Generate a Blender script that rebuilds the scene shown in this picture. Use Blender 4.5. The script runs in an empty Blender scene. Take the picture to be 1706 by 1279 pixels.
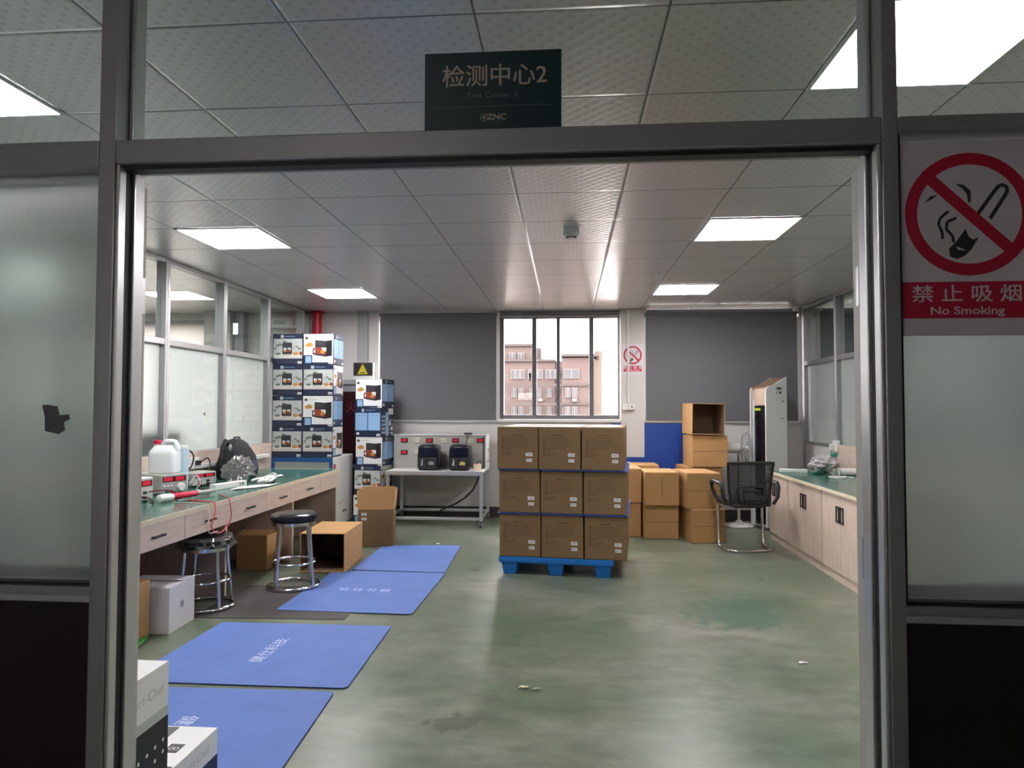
import bpy, bmesh, math, random
from mathutils import Vector, Matrix, noise
random.seed(7)
SC = bpy.context.scene
COL = SC.collection
PI = math.pi

# ---------------------------------------------------------------- camera, world, exposure
def make_camera():
    y, p, r = math.radians(4.53), math.radians(1.996), math.radians(0.1)
    fwd = Vector((-math.sin(y)*math.cos(p), math.cos(y)*math.cos(p), math.sin(p)))
    right = Vector((math.cos(y), math.sin(y), 0)); up = right.cross(fwd)
    r2 = right*math.cos(r) + up*math.sin(r); u2 = up*math.cos(r) - right*math.sin(r)
    cd = bpy.data.cameras.new('camera'); cam = bpy.data.objects.new('camera', cd); COL.objects.link(cam)
    cd.sensor_fit = 'HORIZONTAL'; cd.sensor_width = 36.0; cd.lens = 36.0*1148/1706; cd.clip_end = 300; cd.clip_start = 0.05
    m = Matrix((r2, u2, -fwd)).transposed().to_4x4(); m.translation = Vector((0, 0, 1.36)); cam.matrix_world = m
    SC.camera = cam
make_camera()
SC.view_settings.view_transform = 'Standard'; SC.view_settings.look = 'None'
SC.view_settings.gamma = 1.0; SC.view_settings.exposure = 0.0; SC.view_settings.use_curve_mapping = False
SC.cycles.use_denoising = True
SC.cycles.max_bounces = 12; SC.cycles.diffuse_bounces = 6; SC.cycles.transmission_bounces = 10; SC.cycles.transparent_max_bounces = 16
SC.cycles.caustics_reflective = False; SC.cycles.caustics_refractive = False; SC.cycles.sample_clamp_indirect = 6.0
SKY = 24.0
LAMP = 38.0
world = bpy.data.worlds.new('overcast_sky'); SC.world = world; world.use_nodes = True
_n = world.node_tree.nodes; _l = world.node_tree.links
_bg = _n['Background']; _tc = _n.new('ShaderNodeTexCoord'); _sp = _n.new('ShaderNodeSeparateXYZ'); _cr = _n.new('ShaderNodeValToRGB')
_l.new(_tc.outputs['Generated'], _sp.inputs[0]); _l.new(_sp.outputs['Z'], _cr.inputs[0]); _l.new(_cr.outputs[0], _bg.inputs[0])
_cr.color_ramp.elements[0].position = 0.0; _cr.color_ramp.elements[0].color = (0.93, 0.84, 0.83, 1)
_cr.color_ramp.elements[1].position = 0.6; _cr.color_ramp.elements[1].color = (1.0, 0.97, 0.96, 1)
_bg.inputs[1].default_value = SKY

# ---------------------------------------------------------------- materials
def nodes_of(m): return m.node_tree.nodes, m.node_tree.links
def bsdf_of(m): return m.node_tree.nodes['Principled BSDF']
MATS = {}
def mat(name, col, rough=0.5, metal=0.0, spec=0.5, vary=0.06, scale=9.0, stretch=(1, 1, 1), bump=0.0, alpha=None, trans=0.0, emit=0.0, ior=1.45, coat=0.0):
    if name in MATS: return MATS[name]
    m = bpy.data.materials.new(name); m.use_nodes = True; n, l = nodes_of(m); b = n['Principled BSDF']
    b.inputs['Roughness'].default_value = rough; b.inputs['Metallic'].default_value = metal
    b.inputs['Specular IOR Level'].default_value = spec; b.inputs['IOR'].default_value = ior
    b.inputs['Transmission Weight'].default_value = trans; b.inputs['Coat Weight'].default_value = coat
    b.inputs['Base Color'].default_value = (*col, 1)
    if vary > 0:
        tc = n.new('ShaderNodeTexCoord'); mp = n.new('ShaderNodeMapping'); mp.inputs['Scale'].default_value = stretch
        nz = n.new('ShaderNodeTexNoise'); nz.inputs['Scale'].default_value = scale; nz.inputs['Detail'].default_value = 5
        l.new(tc.outputs['Object'], mp.inputs[0]); l.new(mp.outputs[0], nz.inputs[0])
        mx = n.new('ShaderNodeMix'); mx.data_type = 'RGBA'
        mx.inputs[6].default_value = (*[c*(1-vary*1.6) for c in col], 1); mx.inputs[7].default_value = (*[min(1, c*(1+vary*1.6)) for c in col], 1)
        l.new(nz.outputs['Fac'], mx.inputs[0]); l.new(mx.outputs[2], b.inputs['Base Color'])
        if bump > 0:
            bp = n.new('ShaderNodeBump'); bp.inputs['Strength'].default_value = bump; bp.inputs['Distance'].default_value = 0.01
            l.new(nz.outputs['Fac'], bp.inputs['Height']); l.new(bp.outputs[0], b.inputs['Normal'])
    if alpha is not None: b.inputs['Alpha'].default_value = alpha
    if emit > 0:
        b.inputs['Emission Color'].default_value = (*col, 1); b.inputs['Emission Strength'].default_value = emit
    MATS[name] = m; return m

def wood_mat(name, c1, c2, axis=(1, 1, 14)):
    if name in MATS: return MATS[name]
    m = bpy.data.materials.new(name); m.use_nodes = True; n, l = nodes_of(m); b = n['Principled BSDF']; b.inputs['Roughness'].default_value = 0.45
    tc = n.new('ShaderNodeTexCoord'); mp = n.new('ShaderNodeMapping'); mp.inputs['Scale'].default_value = axis
    nz = n.new('ShaderNodeTexNoise'); nz.inputs['Scale'].default_value = 4.5; nz.inputs['Detail'].default_value = 7; nz.inputs['Distortion'].default_value = 0.7
    cr = n.new('ShaderNodeValToRGB'); cr.color_ramp.elements[0].position = 0.3; cr.color_ramp.elements[0].color = (*c1, 1)
    cr.color_ramp.elements[1].position = 0.68; cr.color_ramp.elements[1].color = (*c2, 1)
    l.new(tc.outputs['Object'], mp.inputs[0]); l.new(mp.outputs[0], nz.inputs[0]); l.new(nz.outputs['Fac'], cr.inputs[0]); l.new(cr.outputs[0], b.inputs['Base Color'])
    MATS[name] = m; return m

def schlick(n, l, f0):
    lw = n.new('ShaderNodeLayerWeight'); lw.inputs[0].default_value = 0.5
    p = n.new('ShaderNodeMath'); p.operation = 'POWER'; p.inputs[1].default_value = 5.0; l.new(lw.outputs['Facing'], p.inputs[0])
    q = n.new('ShaderNodeMath'); q.operation = 'MULTIPLY_ADD'; q.inputs[1].default_value = 1-f0; q.inputs[2].default_value = f0; l.new(p.outputs[0], q.inputs[0])
    return q.outputs[0]

def frosted_mat(name, col, mixf=0.72, rough=0.5, tint=(0.8, 0.86, 0.82)):
    if name in MATS: return MATS[name]
    m = bpy.data.materials.new(name); m.use_nodes = True; n, l = nodes_of(m); n.remove(n['Principled BSDF']); o = n['Material Output']
    tr = n.new('ShaderNodeBsdfTranslucent'); tr.inputs[0].default_value = (*col, 1)
    df = n.new('ShaderNodeBsdfDiffuse'); df.inputs[0].default_value = (*col, 1)
    rf = n.new('ShaderNodeBsdfRefraction'); rf.inputs[0].default_value = (*tint, 1); rf.inputs['Roughness'].default_value = rough; rf.inputs['IOR'].default_value = 1.12
    gl = n.new('ShaderNodeBsdfGlossy'); gl.inputs['Roughness'].default_value = 0.12
    m0 = n.new('ShaderNodeMixShader'); m0.inputs[0].default_value = 0.22; l.new(tr.outputs[0], m0.inputs[1]); l.new(df.outputs[0], m0.inputs[2])
    m1 = n.new('ShaderNodeMixShader'); m1.inputs[0].default_value = 1-mixf; l.new(m0.outputs[0], m1.inputs[1]); l.new(rf.outputs[0], m1.inputs[2])
    m2 = n.new('ShaderNodeMixShader'); l.new(schlick(n, l, 0.03), m2.inputs[0]); l.new(m1.outputs[0], m2.inputs[1]); l.new(gl.outputs[0], m2.inputs[2])
    l.new(m2.outputs[0], o.inputs[0]); MATS[name] = m; return m

def clear_mat(name, tint=(0.93, 0.96, 0.95), refl=1.0, rough=0.0):
    if name in MATS: return MATS[name]
    m = bpy.data.materials.new(name); m.use_nodes = True; n, l = nodes_of(m); n.remove(n['Principled BSDF']); o = n['Material Output']
    t = n.new('ShaderNodeBsdfTransparent'); t.inputs[0].default_value = (*tint, 1)
    g = n.new('ShaderNodeBsdfGlossy'); g.inputs['Roughness'].default_value = rough
    mx = n.new('ShaderNodeMixShader'); l.new(schlick(n, l, 0.045*refl), mx.inputs[0]); l.new(t.outputs[0], mx.inputs[1]); l.new(g.outputs[0], mx.inputs[2]); l.new(mx.outputs[0], o.inputs[0])
    MATS[name] = m; return m

def film_mat(name):
    if name in MATS: return MATS[name]
    m = bpy.data.materials.new(name); m.use_nodes = True; n, l = nodes_of(m); n.remove(n['Principled BSDF']); o = n['Material Output']
    t = n.new('ShaderNodeBsdfTransparent'); t.inputs[0].default_value = (0.9, 0.9, 0.9, 1)
    g = n.new('ShaderNodeBsdfGlossy'); g.inputs['Roughness'].default_value = 0.12
    d = n.new('ShaderNodeBsdfTranslucent'); d.inputs[0].default_value = (0.7, 0.7, 0.7, 1)
    m1 = n.new('ShaderNodeMixShader'); m1.inputs[0].default_value = 0.45; l.new(g.outputs[0], m1.inputs[2]); l.new(t.outputs[0], m1.inputs[1])
    m2 = n.new('ShaderNodeMixShader'); m2.inputs[0].default_value = 0.22; l.new(m1.outputs[0], m2.inputs[1]); l.new(d.outputs[0], m2.inputs[2])
    l.new(m2.outputs[0], o.inputs[0]); MATS[name] = m; return m

def math_node(n, l, op, a, b=None):
    k = n.new('ShaderNodeMath'); k.operation = op
    for i, v in enumerate((a, b)):
        if v is None: continue
        if isinstance(v, (int, float)): k.inputs[i].default_value = v
        else: l.new(v, k.inputs[i])
    return k.outputs[0]

def ceiling_mat():
    m = bpy.data.materials.new('ceiling_tile'); m.use_nodes = True; n, l = nodes_of(m); b = n['Principled BSDF']
    tc = n.new('ShaderNodeTexCoord'); s = n.new('ShaderNodeSeparateXYZ'); l.new(tc.outputs['Object'], s.inputs[0])
    def seam(o, off):
        q = math_node(n, l, 'ADD', o, off+60.0); q = math_node(n, l, 'MODULO', q, 0.6); q = math_node(n, l, 'SUBTRACT', q, 0.3)
        q = math_node(n, l, 'ABSOLUTE', q); return math_node(n, l, 'SUBTRACT', 0.3, q)      # distance to the seam
    d = math_node(n, l, 'MINIMUM', seam(s.outputs[0], -0.315), seam(s.outputs[1], -0.288))
    line = math_node(n, l, 'LESS_THAN', d, 0.0035)
    # small embossed dots, staggered rows
    sx = math_node(n, l, 'SINE', math_node(n, l, 'MULTIPLY', s.outputs[0], 2*PI/0.066)); sy = math_node(n, l, 'SINE', math_node(n, l, 'MULTIPLY', s.outputs[1], 2*PI/0.066))
    dots = math_node(n, l, 'MULTIPLY', sx, sy); dot = math_node(n, l, 'GREATER_THAN', dots, 0.6)
    mx = n.new('ShaderNodeMix'); mx.data_type = 'RGBA'; mx.inputs[6].default_value = (0.70, 0.68, 0.68, 1); mx.inputs[7].default_value = (0.58, 0.565, 0.565, 1)
    l.new(dot, mx.inputs[0])
    m2 = n.new('ShaderNodeMix'); m2.data_type = 'RGBA'; m2.inputs[7].default_value = (0.08, 0.08, 0.08, 1); l.new(mx.outputs[2], m2.inputs[6]); l.new(line, m2.inputs[0])
    l.new(m2.outputs[2], b.inputs['Base Color'])
    edge = math_node(n, l, 'MINIMUM', math_node(n, l, 'MULTIPLY', d, 80.0), 1.0)
    hgt = math_node(n, l, 'ADD', edge, math_node(n, l, 'MULTIPLY', dots, 0.12))
    bp = n.new('ShaderNodeBump'); bp.inputs['Strength'].default_value = 0.35; bp.inputs['Distance'].default_value = 0.01; l.new(hgt, bp.inputs['Height']); l.new(bp.outputs[0], b.inputs['Normal'])
    b.inputs['Roughness'].default_value = 0.3; b.inputs['Specular IOR Level'].default_value = 0.8; b.inputs['Metallic'].default_value = 0.35
    return m

def floor_mat():
    m = bpy.data.materials.new('green_epoxy_floor'); m.use_nodes = True; n, l = nodes_of(m); b = n['Principled BSDF']
    tc = n.new('ShaderNodeTexCoord')
    mp = n.new('ShaderNodeMapping'); mp.inputs['Scale'].default_value = (0.7, 1.0, 1); l.new(tc.outputs['Object'], mp.inputs[0])
    n1 = n.new('ShaderNodeTexNoise'); n1.inputs['Scale'].default_value = 1.3; n1.inputs['Detail'].default_value = 8; n1.inputs['Roughness'].default_value = 0.62; l.new(mp.outputs[0], n1.inputs[0])
    cr = n.new('ShaderNodeValToRGB'); e = cr.color_ramp.elements
    e[0].position = 0.32; e[0].color = (0.085, 0.125, 0.08, 1); e[1].position = 0.66; e[1].color = (0.225, 0.225, 0.185, 1)
    k = e.new(0.5); k.color = (0.145, 0.17, 0.12, 1); l.new(n1.outputs['Fac'], cr.inputs[0])
    mp2 = n.new('ShaderNodeMapping'); mp2.inputs['Scale'].default_value = (1.6, 3.2, 1); l.new(tc.outputs['Object'], mp2.inputs[0])
    n2 = n.new('ShaderNodeTexNoise'); n2.inputs['Scale'].default_value = 3.0; n2.inputs['Detail'].default_value = 7; n2.inputs['Roughness'].default_value = 0.6; l.new(mp2.outputs[0], n2.inputs[0])
    mx = n.new('ShaderNodeMix'); mx.data_type = 'RGBA'; mx.blend_type = 'OVERLAY'; mx.inputs[0].default_value = 0.7; l.new(cr.outputs[0], mx.inputs[6]); l.new(n2.outputs['Fac'], mx.inputs[7])
    out = mx.outputs[2]
    def stain(cx, cy, rx, ry, col, amt, prev):
        s = n.new('ShaderNodeSeparateXYZ'); l.new(tc.outputs['Object'], s.inputs[0])
        dx = math_node(n, l, 'DIVIDE', math_node(n, l, 'SUBTRACT', s.outputs[0], cx), rx); dy = math_node(n, l, 'DIVIDE', math_node(n, l, 'SUBTRACT', s.outputs[1], cy), ry)
        dd = math_node(n, l, 'ADD', math_node(n, l, 'MULTIPLY', dx, dx), math_node(n, l, 'MULTIPLY', dy, dy))
        nn = n.new('ShaderNodeTexNoise'); nn.inputs['Scale'].default_value = 11.0; nn.inputs['Detail'].default_value = 4; l.new(tc.outputs['Object'], nn.inputs[0])
        dd = math_node(n, l, 'ADD', dd, math_node(n, l, 'MULTIPLY', math_node(n, l, 'SUBTRACT', nn.outputs['Fac'], 0.5), 4.2))
        r = n.new('ShaderNodeMapRange'); r.inputs['From Min'].default_value = 1.0; r.inputs['From Max'].default_value = 0.75; r.inputs['To Max'].default_value = amt; l.new(dd, r.inputs['Value'])
        q = n.new('ShaderNodeMix'); q.data_type = 'RGBA'; q.inputs[7].default_value = (*col, 1); l.new(prev, q.inputs[6]); l.new(r.outputs[0], q.inputs[0]); return q.outputs[2]
    out = stain(-0.50, 3.0, 0.12, 0.085, (0.075, 0.09, 0.06), 0.75, out)     # oil stain near the doorway
    out = stain(1.12, 4.75, 0.34, 0.36, (0.07, 0.135, 0.1), 0.7, out)        # rubbed greener patch
    l.new(out, b.inputs['Base Color'])
    rr = n.new('ShaderNodeMapRange'); rr.inputs['To Min'].default_value = 0.22; rr.inputs['To Max'].default_value = 0.42; l.new(n2.outputs['Fac'], rr.inputs['Value']); l.new(rr.outputs[0], b.inputs['Roughness'])
    bp = n.new('ShaderNodeBump'); bp.inputs['Strength'].default_value = 0.12; bp.inputs['Distance'].default_value = 0.004; l.new(n2.outputs['Fac'], bp.inputs['Height']); l.new(bp.outputs[0], b.inputs['Normal'])
    b.inputs['Specular IOR Level'].default_value = 0.42
    return m

CEIL = ceiling_mat(); FLOOR = floor_mat()
M_WALL = mat('white_plaster', (0.62, 0.60, 0.585), 0.7, vary=0.03, scale=3)
M_SKIRT = mat('dark_baseboard', (0.045, 0.04, 0.042), 0.4)
M_ALU = mat('grey_aluminium', (0.36, 0.36, 0.36), 0.36, 0.55, vary=0.03)
M_ALU2 = mat('bright_aluminium', (0.62, 0.62, 0.63), 0.3, 0.7, vary=0.03)
M_DOOR = mat('pale_door_aluminium', (0.50, 0.485, 0.45), 0.45, 0.1, vary=0.02)
M_GASKET = mat('black_gasket', (0.015, 0.016, 0.018), 0.5)
M_PANEL = mat('dark_maroon_panel', (0.017, 0.009, 0.012), 0.35, vary=0.05)
M_FROST = frosted_mat('frosted_film', (0.86, 0.88, 0.86))
M_FROST_L = frosted_mat('frosted_film_leaf', (0.92, 0.94, 0.92), 0.2, 0.12, (0.97, 0.98, 0.97))
M_CLEAR = clear_mat('clear_glass')
M_CLEARW = clear_mat('clear_window_glass', (0.97, 0.98, 0.98), 0.25)
M_WFRAME = mat('dark_grey_window_frame', (0.13, 0.125, 0.135), 0.45, vary=0.03)
M_BLIND = mat('grey_blind_fabric', (0.155, 0.158, 0.168), 0.8, spec=0.2, vary=0.03, scale=120)
M_WOOD = wood_mat('light_wood', (0.58, 0.45, 0.375), (0.70, 0.56, 0.475), (9, 1.2, 9))
M_WOODV = wood_mat('light_wood_vertical_grain', (0.58, 0.45, 0.375), (0.70, 0.56, 0.475), (9, 9, 0.9))
M_EDGE = mat('cream_edge_band', (0.72, 0.63, 0.46), 0.45, vary=0.02)
M_GREEN = mat('green_rubber_mat', (0.035, 0.13, 0.095), 0.17, vary=0.05, scale=4)
M_BLACK = mat('black_plastic', (0.018, 0.018, 0.02), 0.4)
M_BLACKM = mat('matte_black', (0.02, 0.02, 0.022), 0.75)
M_WHITE = mat('white_plastic', (0.78, 0.78, 0.76), 0.4, vary=0.02)
M_PAPER = mat('white_paper', (0.84, 0.84, 0.83), 0.8, vary=0.02)
M_KRAFT_SHADE = mat('shaded_kraft_carton', (0.195, 0.125, 0.064), 0.8, spec=0.2, vary=0.08, scale=5, stretch=(1, 1, 5))  # same kraft as the pile, the pallet stack's shade darkened into its colour
M_KRAFT2 = mat('orange_kraft_carton', (0.48, 0.275, 0.12), 0.75, spec=0.25, vary=0.07, scale=5, stretch=(1, 1, 5))
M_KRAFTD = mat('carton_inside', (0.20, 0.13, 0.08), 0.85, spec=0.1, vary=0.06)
M_INK = mat('brown_print_ink', (0.06, 0.04, 0.03), 0.8, spec=0.1, vary=0)
M_TAPE = mat('clear_packing_tape', (0.50, 0.33, 0.19), 0.25, vary=0.02)
M_CHROME = mat('chrome', (0.78, 0.78, 0.8), 0.12, 1.0, vary=0)
M_BLUEP = mat('blue_pallet_plastic', (0.012, 0.16, 0.52), 0.42, vary=0.05)
M_BLUES = mat('blue_corrugated_sheet', (0.012, 0.055, 0.30), 0.45, vary=0.05)
M_BLUEM = mat('blue_foam_mat', (0.11, 0.185, 0.48), 0.62, spec=0.35, vary=0.09, scale=5, bump=0.1)
M_BLUEE = mat('dark_blue_mat_edge', (0.02, 0.035, 0.12), 0.7)
M_RUB = mat('black_rubber_mat', (0.055, 0.048, 0.046), 0.6, vary=0.2, scale=7, bump=0.2)
M_NAVY = mat('navy_print', (0.015, 0.022, 0.055), 0.35, vary=0)
M_LBLUE = mat('light_blue_print', (0.27, 0.45, 0.68), 0.4, vary=0.04)
M_PRW = mat('white_print', (0.80, 0.80, 0.79), 0.4, vary=0.02)
M_PRG = mat('pale_grey_print', (0.50, 0.53, 0.51), 0.4, vary=0.1, scale=20)
M_PRT = mat('pale_table_print', (0.62, 0.60, 0.55), 0.4, vary=0.03)
M_PRK = mat('charcoal_print', (0.03, 0.03, 0.035), 0.35, vary=0)
M_PRK2 = mat('soft_black_print', (0.012, 0.012, 0.016), 0.35, vary=0)
M_PRO = mat('golden_food_print', (0.55, 0.27, 0.06), 0.4, vary=0.35, scale=60)
M_PRR = mat('red_glow_print', (0.28, 0.05, 0.025), 0.4, vary=0.4, scale=70)
M_PRL = mat('leaf_print', (0.16, 0.20, 0.15), 0.4, vary=0.3, scale=60)
M_RED = mat('sign_red', (0.55, 0.012, 0.05), 0.4, vary=0.02)
M_SIGNW = mat('sign_white', (0.72, 0.66, 0.70), 0.4, vary=0.02)
M_SIGNG = mat('sign_dark_teal', (0.008, 0.03, 0.036), 0.3, vary=0.03)
M_GOLD = mat('sign_beige_letters', (0.55, 0.48, 0.38), 0.4, vary=0)
M_GREYL = mat('sign_grey_letters', (0.18, 0.22, 0.22), 0.4, vary=0)
M_INST = mat('instrument_grey', (0.42, 0.41, 0.37), 0.5, vary=0.02)
M_DGREY = mat('dark_grey', (0.10, 0.10, 0.105), 0.5)
M_MGREY = mat('mid_grey_paint', (0.34, 0.345, 0.35), 0.5, vary=0.03)
M_LED = mat('red_digit_display', (0.9, 0.02, 0.07), 0.4, vary=0, emit=0.55)
M_DISP = mat('display_dark_red', (0.06, 0.004, 0.008), 0.3, vary=0)
M_YEL = mat('warning_yellow', (0.62, 0.52, 0.01), 0.45, vary=0)
M_FILM = film_mat('clear_plastic_film')
M_PIPE = mat('red_pipe', (0.55, 0.01, 0.03), 0.35, vary=0.03)
M_LAMP = mat('lit_diffuser', (1.0, 0.975, 0.985), 0.5, vary=0, emit=LAMP)

# ---------------------------------------------------------------- mesh builder
class MB:
    def __init__(s): s.v = []; s.f = []; s.m = []; s.mats = []
    def mi(s, m):
        if m not in s.mats: s.mats.append(m)
        return s.mats.index(m)
    def add(s, vs, fs, m):
        k = len(s.v); i = s.mi(m); s.v += [tuple(q) for q in vs]
        for f in fs: s.f.append([k+j for j in f]); s.m.append(i)
        return s
    def box(s, x0, x1, y0, y1, z0, z1, m, T=None):
        vs = [Vector((x, y, z)) for z in (z0, z1) for y in (y0, y1) for x in (x0, x1)]
        if T: vs = [T @ q for q in vs]
        return s.add(vs, [(0, 2, 3, 1), (4, 5, 7, 6), (0, 1, 5, 4), (1, 3, 7, 5), (3, 2, 6, 7), (2, 0, 4, 6)], m)
    def quad(s, pts, m): return s.add(pts, [tuple(range(len(pts)))], m)
    def tube(s, pts, r, m, seg=10, closed=False, cap=True):
        pts = [Vector(p) for p in pts]; N = len(pts); rs = r if isinstance(r, (list, tuple)) else [r]*N
        vs = []; prev = None
        for i, p in enumerate(pts):
            if closed: t = (pts[(i+1) % N]-pts[i-1])
            else: t = pts[min(i+1, N-1)]-pts[max(i-1, 0)]
            t.normalize()
            if prev is None:
                a = Vector((0, 0, 1)) if abs(t.z) < 0.9 else Vector((1, 0, 0)); u = t.cross(a).normalized()
            else:
                u = prev - t*prev.dot(t)
                u = u.normalized() if u.length > 1e-6 else t.orthogonal().normalized()
            prev = u; w = t.cross(u)
            for j in range(seg):
                an = 2*PI*j/seg; vs.append(p + (u*math.cos(an)+w*math.sin(an))*rs[i])
        fs = []
        for i in range(N if closed else N-1):
            for j in range(seg):
                a = i*seg+j; b = i*seg+(j+1) % seg; c = ((i+1) % N)*seg+(j+1) % seg; d = ((i+1) % N)*seg+j; fs.append((a, b, c, d))
        if cap and not closed: fs += [tuple(range(seg))[::-1], tuple(range((N-1)*seg, N*seg))]
        return s.add(vs, fs, m)
    def lathe(s, prof, m, seg=24, c=(0, 0, 0), T=None, sx=1, sy=1):
        vs = []; fs = []; N = len(prof)
        for r, z in prof:
            for j in range(seg):
                q = Vector((c[0]+sx*r*math.cos(2*PI*j/seg), c[1]+sy*r*math.sin(2*PI*j/seg), c[2]+z)); vs.append(T @ q if T else q)
        for i in range(N-1):
            for j in range(seg): fs.append((i*seg+j, i*seg+(j+1) % seg, (i+1)*seg+(j+1) % seg, (i+1)*seg+j))
        if prof[0][0] > 1e-5: fs.append(tuple(range(seg))[::-1])
        if prof[-1][0] > 1e-5: fs.append(tuple(range((N-1)*seg, N*seg)))
        return s.add(vs, fs, m)
    def prism(s, pts, d0, d1, m, to):
        """outline pts (u,v) extruded between d0 and d1; to(u,v,d) gives the point"""
        N = len(pts); vs = [to(u, v, d0) for u, v in pts]+[to(u, v, d1) for u, v in pts]
        fs = [tuple(range(N))[::-1], tuple(range(N, 2*N))]+[(i, (i+1) % N, N+(i+1) % N, N+i) for i in range(N)]
        return s.add(vs, fs, m)
    def blob(s, c, r, m, su=20, sv=12, amp=0.0, fr=3.0, seed=0, T=None):
        vs = []; fs = []
        for i in range(sv+1):
            th = PI*i/sv
            for j in range(su):
                ph = 2*PI*j/su; d = Vector((math.sin(th)*math.cos(ph), math.sin(th)*math.sin(ph), math.cos(th)))
                k = 1+amp*noise.noise(d*fr+Vector((seed, seed*2.1, 0))); q = Vector((c[0]+r[0]*d.x*k, c[1]+r[1]*d.y*k, c[2]+r[2]*d.z*k)); vs.append(T @ q if T else q)
        for i in range(sv):
            for j in range(su): fs.append((i*su+j, (i+1)*su+j, (i+1)*su+(j+1) % su, i*su+(j+1) % su))
        return s.add(vs, fs, m)
    def build(s, name, parent=None, bevel=0.0, smooth=False, angle=40, recalc=True, bseg=2):
        me = bpy.data.meshes.new(name); me.from_pydata(s.v, [], s.f)
        for q in s.mats: me.materials.append(q)
        me.polygons.foreach_set('material_index', s.m)
        if recalc or smooth:
            bm = bmesh.new(); bm.from_mesh(me)
            if smooth: bmesh.ops.remove_doubles(bm, verts=bm.verts, dist=1e-5)
            if recalc: bmesh.ops.recalc_face_normals(bm, faces=bm.faces)
            bm.to_mesh(me); bm.free()
        if smooth:
            for p in me.polygons: p.use_smooth = True
            me.set_sharp_from_angle(angle=math.radians(angle))
        o = bpy.data.objects.new(name, me); COL.objects.link(o)
        if parent: o.parent = parent
        if bevel > 0:
            b = o.modifiers.new('bevel', 'BEVEL'); b.width = bevel; b.segments = bseg; b.limit_method = 'ANGLE'; b.angle_limit = math.radians(40); b.harden_normals = False
        return o

def film_pane(b, axis, side, film, name, parent):
    """glass sheet with frosted film on one of its two large faces"""
    x0, x1, y0, y1, z0, z1 = b; mb = MB()
    V = [(x, y, z) for z in (z0, z1) for y in (y0, y1) for x in (x0, x1)]
    F = {'x0': (2, 0, 4, 6), 'x1': (1, 3, 7, 5), 'y0': (0, 1, 5, 4), 'y1': (3, 2, 6, 7)}
    k = f'{axis}{side}'; o = f'{axis}{1-side}'
    mb.add([V[i] for i in F[k]], [(0, 1, 2, 3)], film); mb.add([V[i] for i in F[o]], [(0, 1, 2, 3)], M_CLEAR)
    return mb.build(name, parent, recalc=False)
def thing(name, label, cat, loc=(0, 0, 0), rz=0.0, group=None):
    o = bpy.data.objects.new(name, None); COL.objects.link(o); o.empty_display_size = 0.1
    o.location = loc; o.rotation_euler = (0, 0, math.radians(rz)); o['label'] = label; o['category'] = cat
    if group: o['group'] = group
    return o
def tag(o, label, cat, group=None):
    o['label'] = label; o['category'] = cat
    if group: o['group'] = group
    return o
def struct(o): o['kind'] = 'structure'; return o
def sroot(name, loc=(0, 0, 0), rz=0.0):
    o = bpy.data.objects.new(name, None); COL.objects.link(o); o.location = loc; o.rotation_euler = (0, 0, math.radians(rz)); o['kind'] = 'structure'; return o
def dup(src, loc, rz, label, group=None):
    def rec(o, par):
        c = o.copy(); COL.objects.link(c)
        if par: c.parent = par
        for ch in list(o.children): rec(ch, c)
        return c
    r = rec(src, None); r.location = loc; r.rotation_euler = (0, 0, math.radians(rz)); r['label'] = label
    if group: r['group'] = group
    return r
def box_part(name, parent, b, m, bevel=0.0): return MB().box(*b, m).build(name, parent, bevel)
def text(body, size, m, parent, name, M, align='CENTER', thick=0.0, sx=1.0, bold=0.0):
    c = bpy.data.curves.new('t', 'FONT'); c.body = body; c.size = size; c.align_x = align; c.align_y = 'CENTER'; c.extrude = thick; c.offset = bold; c.resolution_u = 3
    t = bpy.data.objects.new('t', c); COL.objects.link(t); bpy.context.view_layer.update()
    me = bpy.data.meshes.new_from_object(t.evaluated_get(bpy.context.evaluated_depsgraph_get()))
    bpy.data.objects.remove(t); bpy.data.curves.remove(c)
    me.transform(Matrix.Diagonal((sx, 1, 1, 1))); me.transform(M); me.materials.clear(); me.materials.append(m); me.name = name
    o = bpy.data.objects.new(name, me); COL.objects.link(o); o.parent = parent; return o
FRONT = lambda x, y, z: Matrix.Translation((x, y, z)) @ Matrix.Rotation(PI/2, 4, 'X')      # faces -Y
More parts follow.
